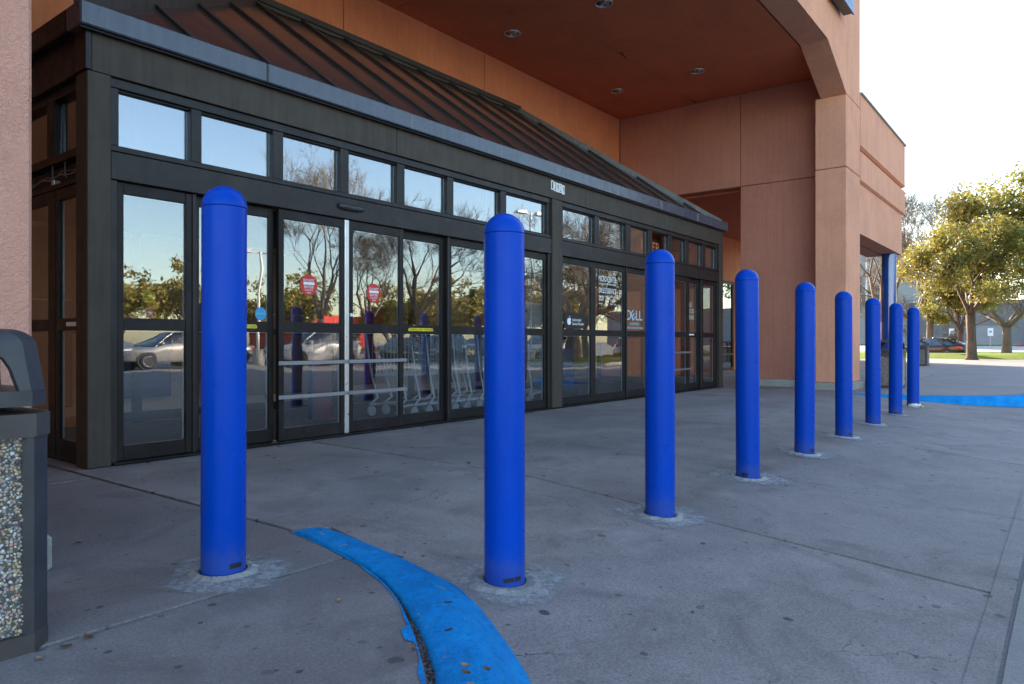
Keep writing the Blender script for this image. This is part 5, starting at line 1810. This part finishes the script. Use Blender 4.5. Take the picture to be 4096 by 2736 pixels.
def leafy_tree(seed, height, trunk_r, crown_r, nleaf, leaf, mat='oak_leaf', trunk=0.26, name='oak_tree', squash=0.8, levels=4, keep=0.75):
    rnd = random.Random(seed)
    t = thing(name, (0, 0, 0), '', 'tree')
    tr = MB(); tips = []
    top = Vector((0.12, 0, height * trunk))
    tr.path([Vector((0, 0, -0.1)), Vector((0.0, 0.0, 0.15)), Vector((0.02, 0, height * trunk * .5)), top], [trunk_r * 1.8, trunk_r * 1.15, trunk_r * 0.95, trunk_r], 12)
    tr.build('trunk', 'bark', t, world=False)
    br = MB()
    for k in range(5):
        az = 6.283 * k / 5 + rnd.uniform(-.4, .4)
        sp = rnd.uniform(.35, .95)
        d = Vector((math.cos(az) * math.sin(sp), math.sin(az) * math.sin(sp), math.cos(sp)))
        grow(br, tips, top + Vector((0, 0, -0.05)), d.normalized(), height * 0.24, trunk_r * 0.55, 1, levels, rnd, 0.62, 0.35, 3, 3, 0.0, 0.74)
    br.build('branches', 'bark', t, world=False)
    # leaf clumps round the twig ends, kept inside an uneven crown
    cz = height * (trunk + (1 - trunk) * 0.52)
    rz = height * (1 - trunk) * 0.52
    clumps = []
    for p, d in tips:
        q = Vector((p.x / crown_r, p.y / crown_r, (p.z - cz) / rz))
        k = q.length
        lim = 0.92 + 0.22 * mnoise.noise((q.x * 2.1 + seed, q.y * 2.1, q.z * 2.1))
        if k > lim:
            q *= lim / k
        clumps.append(Vector((q.x * crown_r, q.y * crown_r, cz + q.z * rz)))
    rnd.shuffle(clumps)
    clumps = clumps[:int(len(clumps) * keep)]
    extra = int(len(clumps) * 0.12)
    for i in range(extra):
        a = rnd.uniform(0, 6.283); u = rnd.uniform(-0.75, 1); s = math.sqrt(1 - u * u)
        k = rnd.uniform(0.55, 0.98) * (0.9 + 0.25 * mnoise.noise((math.cos(a) * s * 2 + seed, math.sin(a) * s * 2, u * 2)))
        clumps.append(Vector((math.cos(a) * s * crown_r * k, math.sin(a) * s * crown_r * k, cz + u * rz * k)))
    mb = MB()
    per = max(4, nleaf // len(clumps))
    cr = crown_r * 0.068
    for c_ in clumps:
        sz = cr * rnd.uniform(0.6, 1.35)
        for i in range(int(per * rnd.uniform(0.5, 1.5))):
            gq = lambda: max(-1.7, min(1.7, rnd.gauss(0, 1)))
            p = c_ + Vector((gq() * sz, gq() * sz, gq() * sz * squash))
            n = Vector((rnd.gauss(0, 1), rnd.gauss(0, 1), rnd.gauss(0.4, 1))).normalized()
            a = n.orthogonal().normalized()
            b = n.cross(a)
            th = rnd.uniform(0, 6.283)
            a, b = a * math.cos(th) + b * math.sin(th), b * math.cos(th) - a * math.sin(th)
            l = leaf * rnd.uniform(.6, 1.3); w = l * 0.42
            mb.add([p - a * l, p + b * w - n * l * .12, p + a * l, p - b * w - n * l * .12], [(0, 1, 2, 3)])
    mb.build('crown', mat, t, world=False)
    return t

def place(o, x, y, z, rz, s, label, group=None):
    o.location = (x, y, z); o.rotation_euler = (0, 0, rz); o.scale = (s, s, s)
    o['label'] = label
    if group: o['group'] = group
    return o

# ------------------------------------------------------------------ cars
def make_car(name, paint, kind='sedan'):
    t = thing(name, (0, 0, 0), '', 'car')
    L = 4.75 if kind == 'sedan' else 4.65
    W = 0.91
    if kind == 'sedan':
        body = [(-2.36, .42, .78, .62), (-2.30, .30, .98, .80), (-2.0, .24, 1.03, .88), (-1.5, .22, 1.0, .905), (-0.9, .20, .97, .91), (0.0, .20, .95, .91), (0.85, .20, .92, .91), (1.4, .22, .86, .905), (1.9, .24, .78, .87), (2.25, .30, .68, .74), (2.36, .38, .58, .55)]
        roof = [(-1.75, 1.02, .70), (-1.05, 1.38, .60), (-0.3, 1.445, .585), (0.3, 1.40, .60), (1.12, .93, .74)]
    else:
        body = [(-2.30, .45, .95, .70), (-2.26, .34, 1.10, .84), (-2.0, .30, 1.12, .90), (-1.4, .28, 1.10, .92), (-0.6, .27, 1.08, .92), (0.3, .27, 1.06, .92), (0.9, .27, 1.05, .92), (1.4, .29, 1.0, .91), (1.9, .31, .95, .88), (2.22, .36, .84, .76), (2.32, .45, .70, .56)]
        roof = [(-2.16, 1.10, .72), (-1.85, 1.60, .62), (-0.8, 1.70, .615), (0.25, 1.64, .62), (1.15, 1.06, .74)]
    mb = MB()
    rows = []
    for x, zb, zt, w in body:
        zm = zb + (zt - zb) * .55
        sec = [(0, zb), (w * .86, zb), (w * .97, zb + .10), (w, zm), (w * .985, zt - .08), (w * .92, zt - .015), (w * .6, zt + .012), (0, zt + .02)]
        sec = sec + [(-a, b) for a, b in sec[-2:0:-1]]
        rows.append([(x, a, b) for a, b in sec])
    k = len(rows[0])
    v = [p for r_ in rows for p in r_]
    mb.add(v, [(i * k + j, i * k + (j + 1) % k, (i + 1) * k + (j + 1) % k, (i + 1) * k + j) for i in range(len(rows) - 1) for j in range(k)], True)
    mb.add(v, [tuple(range(k)), tuple((len(rows) - 1) * k + j for j in range(k))])
    o = mb.build('body', paint, t, world=False)
    fix_up(o)
    # cabin: glass sides with body coloured roof and pillars
    def ringp(x, zr, wr, zb, wb):
        return (x, zr, wr, zb, wb)
    belt = lambda x: 0.90 if kind == 'sedan' else 1.02
    mb = MB(); rows = []
    for x, zr, wr in roof:
        zb = belt(x)
        tt = max(0.001, min(1, (zr - zb) / 0.5))
        wb = 0.80
        sec = [(wb, zb), (wb + (wr - wb) * tt * .95, zb + (zr - zb) * .93), (wr * .88, zr), (0, zr + .02)]
        sec = sec + [(-a, b) for a, b in sec[-2::-1]]
        rows.append([(x, a, b) for a, b in sec])
    k = len(rows[0])
    v = [p for r_ in rows for p in r_]
    gl = []; rf = []
    for i in range(len(rows) - 1):
        for j in range(k - 1):
            q = (i * k + j, i * k + j + 1, (i + 1) * k + j + 1, (i + 1) * k + j)
            side = j in (0, k - 2)
            endc = i in (0, len(rows) - 2)
            if side or endc: gl.append(q)
            else: rf.append(q)
    mg = MB(); mg.add(v, gl, True)
    o = mg.build('windows', 'glass_car', t, world=False); fix_up(o)
    ins = MB(); ins.add([(p[0] * .97, p[1] * .93, p[2] - .035) for p in v], gl + rf, False)
    o = ins.build('cabin_lining', 'rubber_black', t, world=False); fix_up(o)
    mr = MB(); mr.add([(p[0], p[1] * 1.004, p[2] + .004) for p in v], rf, True)
    for i, (x, zr, wr) in enumerate(roof):
        if i in (0, 4): continue
        for s in (-1, 1):
            mr.tube((rows[i][0][0], s * (0.806), rows[i][0][2]), (x, s * wr * .90, zr), 0.028, 0.024, 5)
    for s in (-1, 1):
        for a, b in ((0, 1), (3, 4)):
            mr.tube((roof[a][0], s * (roof[a][2] if a == 3 else .79), roof[a][1] if a else belt(0)), (roof[b][0], s * (roof[b][2] * .9 if b == 1 else .79), roof[b][1] if b == 1 else belt(0)), 0.035, 0.035, 5)
    o = mr.build('roof', paint, t, world=False)
    wr_ = 0.335 if kind == 'sedan' else 0.36
    for x in (-1.42, 1.40):
        for s in (-1, 1):
            MB().tube((x, s * 0.70, wr_ + .02), (x, s * 0.916, wr_ + .02), wr_ + 0.055, None, 24, True, False).build('wheel_arch', 'rubber_black', t, world=False)
            wl_ = MB().lathe([(wr_ * .66, -.10), (wr_ * .96, -.10), (wr_, -.06), (wr_, .06), (wr_ * .96, .10), (wr_ * .66, .10)], 28).build('wheel', 'tyre', t, world=False)
            wl_.rotation_euler = (R(90), 0, 0)
            wl_.location = (x, s * 0.83, wr_)
            rm = MB()
            rm.lathe([(0.0, .06), (wr_ * .12, .07), (wr_ * .14, .04)], 16)
            rm.lathe([(wr_ * .60, .075), (wr_ * .67, .10), (wr_ * .67, -.10)], 28)
            for q in range(5):
                a = 2 * math.pi * q / 5
                c_, s_ = math.cos(a), math.sin(a)
                rm.prism([(c_ * r_ - s_ * w_, s_ * r_ + c_ * w_) for r_, w_ in ((wr_ * .08, -.035), (wr_ * .64, -.045), (wr_ * .64, .045), (wr_ * .08, .035))], 'z', 0.03, 0.06)
            ro = rm.build('rim', 'rim', wl_, world=False)
            if s > 0: ro.rotation_euler = (R(180), 0, 0)
    for s in (-1, 1):
        zt = 0.82 if kind == 'sedan' else 1.0
        MB().prism([(-2.33, zt - .10), (-2.05, zt - .06), (-1.98, zt + .05), (-2.28, zt + .06)], 'y', min(s * .62, s * .90), max(s * .62, s * .90)).build('tail_light', 'tail_red', t, world=False)
        zh = 0.60 if kind == 'sedan' else 0.80
        MB().prism([(2.31, zh - .02), (2.0, zh + .05), (1.95, zh + .13), (2.22, zh + .08)], 'y', min(s * .50, s * .83), max(s * .50, s * .83)).build('headlight', 'head_clear', t, world=False)
        MB().cbox(0.72, 0.90, min(s * .90, s * 1.04), max(s * .90, s * 1.04), 0.92 if kind == 'sedan' else 1.05, 1.05 if kind == 'sedan' else 1.2, .03).build('mirror', paint, t, world=False)
    MB().cbox(-2.385, -2.36, -.24, .24, .62, .74, .004).build('number_plate', 'white_paint', t, world=False)
    return t

sedan = make_car('parked_car', 'car_dark_blue', 'sedan')
suv = make_car('parked_car', 'car_silver', 'suv')
def car_copy(src, paint):
    c = copy_tree(src)
    for ch in c.children:
        if ch.name.split('.')[0] in ('body', 'roof', 'mirror'):
            ch.data = ch.data.copy()
            ch.data.materials[0] = MATS[paint]
    return c
def put_car(o, x, y, rz, label, z=-0.268):
    o.location = (x, y, z); o.rotation_euler = (0, 0, rz); o['label'] = label
    return o
put_car(sedan, 55.9, 7.3, R(68), 'dark blue sedan with red tail light parked beyond the grass', -0.25)

# ------------------------------------------------------------------ the view to the right: grass, trees, signs, far buildings
def island(name, x0, x1, y0, y1, zb, hump, label, kerb=True):
    mb = MB()
    nx, ny = 24, 30
    v = []
    for j in range(ny + 1):
        for i in range(nx + 1):
            u, w = i / nx, j / ny
            e = min(u, 1 - u, w * (y1 - y0) / (x1 - x0), (1 - w) * (y1 - y0) / (x1 - x0))
            x = x0 + (x1 - x0) * u; y = y0 + (y1 - y0) * w
            v.append((x, y, zb + 0.12 + hump * min(1, e * 4) + 0.03 * mnoise.noise((x * .6, y * .6, 0)) * min(1, e * 6)))
    W_ = nx + 1
    mb.add(v, [(j * W_ + i, j * W_ + i + 1, (j + 1) * W_ + i + 1, (j + 1) * W_ + i) for j in range(ny) for i in range(nx)], True)
    o = mb.build(name, 'turf')
    tag(o, label, 'grass', kind='stuff')
    if kerb:
        k = MB()
        k.cbox(x0 - .16, x0 - .002, y0 - .16, y1 + .16, zb - .1, zb + .13, .02)
        k.cbox(x1 + .002, x1 + .16, y0 - .16, y1 + .16, zb - .1, zb + .13, .02)
        k.cbox(x0, x1, y0 - .16, y0 - .002, zb - .1, zb + .13, .02)
        k.cbox(x0, x1, y1 + .002, y1 + .16, zb - .1, zb + .13, .02)
        ko = k.build('island_kerb', 'hall_kerb')
        tag(ko, 'pale kerb round ' + label, 'kerb', 'pale kerbs round the grass islands')
    return o
island('grass', 40.6, 44.8, -16, 30, -0.22, 0.07, 'sunlit grass strip under the yellow green oak', False)
island('grass', 45.6, 53.2, -16, 30, -0.22, 0.34, 'humped sunlit lawn before the dark sedan', False)
island('grass', 60.0, 76.0, -22, 40, -0.20, 0.16, 'flat sunlit lawn behind the dark sedan', False)

oak = leafy_tree(21, 7.6, 0.22, 4.3, 21000, 0.10, 'oak_leaf', 0.30, keep=0.58)
place(oak, 43.3, 3.95, 0.0, 0.6, 1.0, 'yellow green oak with a thick trunk on the right grass strip', 'oaks on the lawn')
o = copy_tree(oak); place(o, 49.8, 0.6, -0.05, 2.4, 1.50, 'tallest yellow green oak reaching out of the right edge', 'oaks on the lawn')
o = copy_tree(oak); place(o, 60.0, 6.2, -0.05, 4.1, 0.80, 'small oak crown low behind the yellow green oak', 'oaks on the lawn')
bare_a = bare_tree(4, 12.5, 0.24, 6, 0.46, 3, 'bark_pale', 0.0, 0.0, 0.20, 0.45, 0.9)
place(bare_a, 60.5, 8.1, -0.1, 0.3, 1.0, 'tall bare tree behind the dark sedan', 'bare trees in the lot')
bare_b = bare_tree(9, 9.5, 0.32, 6, 0.80, 3, 'bark_pale', 0.0, 0.55, 0.22, 0.15, 1.2)
place(bare_b, 68.0, 3.9, -0.02, 1.0, 1.0, 'low spreading bare tree with drooping twigs at the right edge', 'bare trees in the lot')
o = copy_tree(bare_a); place(o, 52.0, 9.6, -0.2, 2.2, 0.95, 'bare tree with branches reaching behind the blue column', 'bare trees in the lot')
o = copy_tree(bare_b); place(o, 72.0, 10.8, 0.0, 3.0, 1.25, 'far bare tree behind the litter bins', 'bare trees in the lot')

def parking_sign(x, y, z, label):
    t = thing('parking_sign', (x, y, z), label, 'sign', 'parking signs')
    MB().tube((x, y, z - .1), (x, y, z + 1.9), 0.04, n=8).build('post', 'parapet_cap', t)
    MB().cbox(x - .05, x - .045, y - .24, y + .24, z + 1.15, z + 1.95, .004).build('panel', 'white_paint', t)
    MB().cbox(x - .056, x - .052, y - .11, y + .11, z + 1.48, z + 1.68, .004).build('symbol', 'vinyl_cyan', t)
parking_sign(88, 9.8, 0.38, 'white parking sign left of the yellow green oak trunk')
parking_sign(88, 6.4, 0.38, 'white parking sign right of the yellow green oak trunk')

bld = thing('distant_building', (125, 20, 0), 'pale grey windowless hall beyond the trees on the right', 'building')
MB().box(122, 160, -60, 19, 0.2, 6.8).build('low_wall', 'building_dark', bld)
MB().box(121.9, 121.98, -4.0, 5.0, 0.2, 2.4).build('wall_band', 'building_grey', bld)
MB().box(121.9, 121.98, 7.0, 12.0, 0.2, 3.2).build('wall_band', 'building_grey', bld)
MB().box(118, 160, 19.05, 42, 0.2, 15.5).build('tall_block', 'building_grey', bld)
MB().box(117.8, 117.98, 38.0, 42, 0.2, 15.4).build('painted_sunlit_edge', 'building_white', bld)  # white slab: sunlight on the hall's left edge put into colour
for y in (24, 30, 36):
    MB().box(117.9, 117.99, y, y + .25, 0.3, 15.3).build('pilaster', 'building_white', bld)
island('grass', 100, 117, -40, 40, 0.42, 0.05, 'thin grass verge before the distant hall', False)
mb = MB(); mb.cbox(96.0, 96.2, -30, 4.6, 0.3, 0.62, .03)
tag(mb.build('red_kerb', 'red_kerb'), 'red painted kerb far off at the right edge', 'kerb')
# blue painted mark on the far kerb edge
mb = MB(); mb.cbox(25.0, 29.5, 0.40, 0.75, -0.05, 0.012, .004)
tag(mb.build('painted_mark', 'kerb_paint'), 'short blue painted mark on the far paving at the right edge', 'marking')

# ------------------------------------------------------------------ across the lot: what the glass mirrors
place(copy_tree(bare_a), 26.8, -24.0, -0.27, 1.9, 0.98, 'big bare tree across the lot, mirrored in the doors left of the aluminium strip', 'bare trees across the lot')
lean = bare_tree(17, 12.0, 0.28, 6, 0.58, 3, 'bark', 0.35, 0.0, 0.26, 0.35)
place(lean, 31.0, -21.0, -0.27, 0.4, 0.82, 'leaning bare tree across the lot, mirrored right of the aluminium strip', 'bare trees across the lot')
for x, y, rz, s, src, lab in ((33.5, -10.5, 0.8, 1.0, bare_b, 'spreading bare tree mirrored behind the apple emblem card'), (38.0, -12.5, 2.9, 0.8, bare_a, 'bare tree mirrored behind the opening hours lettering'), (44.0, -17.0, 1.4, 1.2, bare_b, 'spreading bare tree mirrored in the last panel before the third bollard'), (36.0, -30.0, 5.2, 0.8, lean, 'bare tree mirrored behind the second bollard'), (47, -9.0, 0.2, 0.9, lean, 'bare tree mirrored beside the maker logo decal')):
    place(copy_tree(src), x, y, -0.27, rz, s, lab, 'bare trees across the lot')
bush = leafy_tree(33, 8.5, 0.28, 4.6, 12000, 0.22, 'green_leaf', 0.12, 'evergreen_tree', 0.9, 4, 1.0)
place(bush, 18, -62, -0.27, 0, 1.05, 'evergreen tree across the lot mirrored in the leftmost panel', 'evergreen trees across the lot')
EV = [(25, -63, 1.3, 'left of centre in the leftmost panel'), (32, -62, 1.25, 'at the centre of the leftmost panel'), (38.5, -62, 1.35, 'at the right of the leftmost panel'), (45, -62, 1.2, 'behind the first bollard'), (51, -60, 1.3, 'in the sidelight right of the first bollard'), (76, -70, 1.3, 'low left of the left red sticker'), (58, -52, 1.1, 'low behind the left red sticker'), (55, -44, 1.0, 'low behind the right red sticker'), (52, -37, 1.1, 'in the sidelight right of the sliding doors'), (58, -36, 1.25, 'left of the second bollard'), (62, -30, 1.2, 'right of the second bollard')]
for i, (x, y, s, w) in enumerate(EV):
    place(copy_tree(bush), x, y, -0.27, i * 1.3, s * 0.88, 'evergreen tree across the lot mirrored ' + w, 'evergreen trees across the lot')
CARS = [(16.4, -21.4, 180, suv, None, 'silver car across the lot mirrored low in the leftmost panel'),
        (23.6, -20.2, 182, car_copy(suv, 'car_white'), None, 'white car across the lot mirrored low in the left sliding door'),
        (20.2, -24.5, 175, car_copy(sedan, 'car_silver'), None, 'silver sedan across the lot mirrored behind the first bollard'),
        (29.8, -19.6, 100, car_copy(sedan, 'car_black'), None, 'black sedan across the lot mirrored in the right sliding door'),
        (33.0, -19.4, 95, car_copy(suv, 'car_grey'), None, 'grey car across the lot mirrored low in the sidelight'),
        (36.2, -18.9, 92, car_copy(sedan, 'car_dark_blue'), None, 'dark blue sedan across the lot mirrored left of the second bollard'),
        (40.5, -17.5, 180, car_copy(suv, 'car_white'), None, 'white car across the lot mirrored behind the carts'),
        (42.6, -12.0, 150, car_copy(sedan, 'car_silver'), None, 'silver sedan mirrored right of the second bollard'),
        (47.5, -10.5, 95, car_copy(sedan, 'car_red'), None, 'red car across the lot mirrored below the apple emblem card'),
        (51.0, -9.5, 95, car_copy(suv, 'car_grey'), None, 'grey car mirrored below the opening hours lettering')]
for x, y, a, o, _, lab in CARS:
    put_car(o, x, y, R(a), lab)
    o['group'] = 'cars parked across the lot'
island('grass', 30.5, 46.0, -14.5, -7.0, -0.25, 0.08, 'grass island across the lot mirrored low in the right panels', True)
island('grass', -30, 75, -75, -55, -0.25, 0.1, 'grass bank below the far evergreen trees', False)

def lamp_post(x, y, h, rz, label):
    t = thing('lamp_post', (x, y, -0.27), label, 'lamp post', 'lamp posts in the lot')
    MB().lathe([(0.30, 0.0), (0.30, 0.75), (0.26, 0.8), (0.0, 0.8)], 20, (x, y, -0.27)).build('footing', 'hall_kerb', t)
    MB().tube((x, y, 0.5), (x, y, h), 0.085, 0.06, 12).build('pole', 'pole_paint', t)
    for s in (-1, 1):
        hd = MB()
        c_, s_ = math.cos(rz), math.sin(rz)
        hd.tube((x, y, h - .08), (x + s * .5 * c_, y + s * .5 * s_, h - .04), 0.035, n=8)
        P = lambda a, b, z: (x + c_ * a - s_ * b, y + s_ * a + c_ * b, z)
        a0, a1 = (s * .42, s * 1.15)
        v = [P(a0, -.22, h - .1), P(a1, -.22, h - .1), P(a1, .22, h - .1), P(a0, .22, h - .1), P(a0 + s * .05, -.18, h + .12), P(a1 - s * .1, -.18, h + .06), P(a1 - s * .1, .18, h + .06), P(a0 + s * .05, .18, h + .12)]
        hd.add(v, [(0, 1, 2, 3), (4, 5, 6, 7), (0, 1, 5, 4), (1, 2, 6, 5), (2, 3, 7, 6), (3, 0, 4, 7)])
        o = hd.build('lamp_head', 'pole_paint', t)
        fix_up(o)
lamp_post(36.3, -15.4, 9.0, 0.2, 'twin headed lamp post mirrored left of the centre post')
lamp_post(20.5, -20.4, 5.4, 0.4, 'pale lamp post mirrored in the sidelight beside the first bollard')
lamp_post(17.6, -32.0, 9.3, 0.9, 'lamp post whose head is mirrored at the top of the leftmost panel')
rb = thing('red_store', (66, -72, -0.27), 'low red store across the lot mirrored in the left sliding door', 'building')
MB().box(60, 72, -84, -72, -0.27, 4.6).build('wall', 'building_red', rb)
MB().box(62, 65, -71.97, -71.9, 0.2, 2.6).build('window', 'screen_dark', rb)
MB().box(67, 70, -71.97, -71.9, 0.2, 2.6).build('window', 'screen_dark', rb)
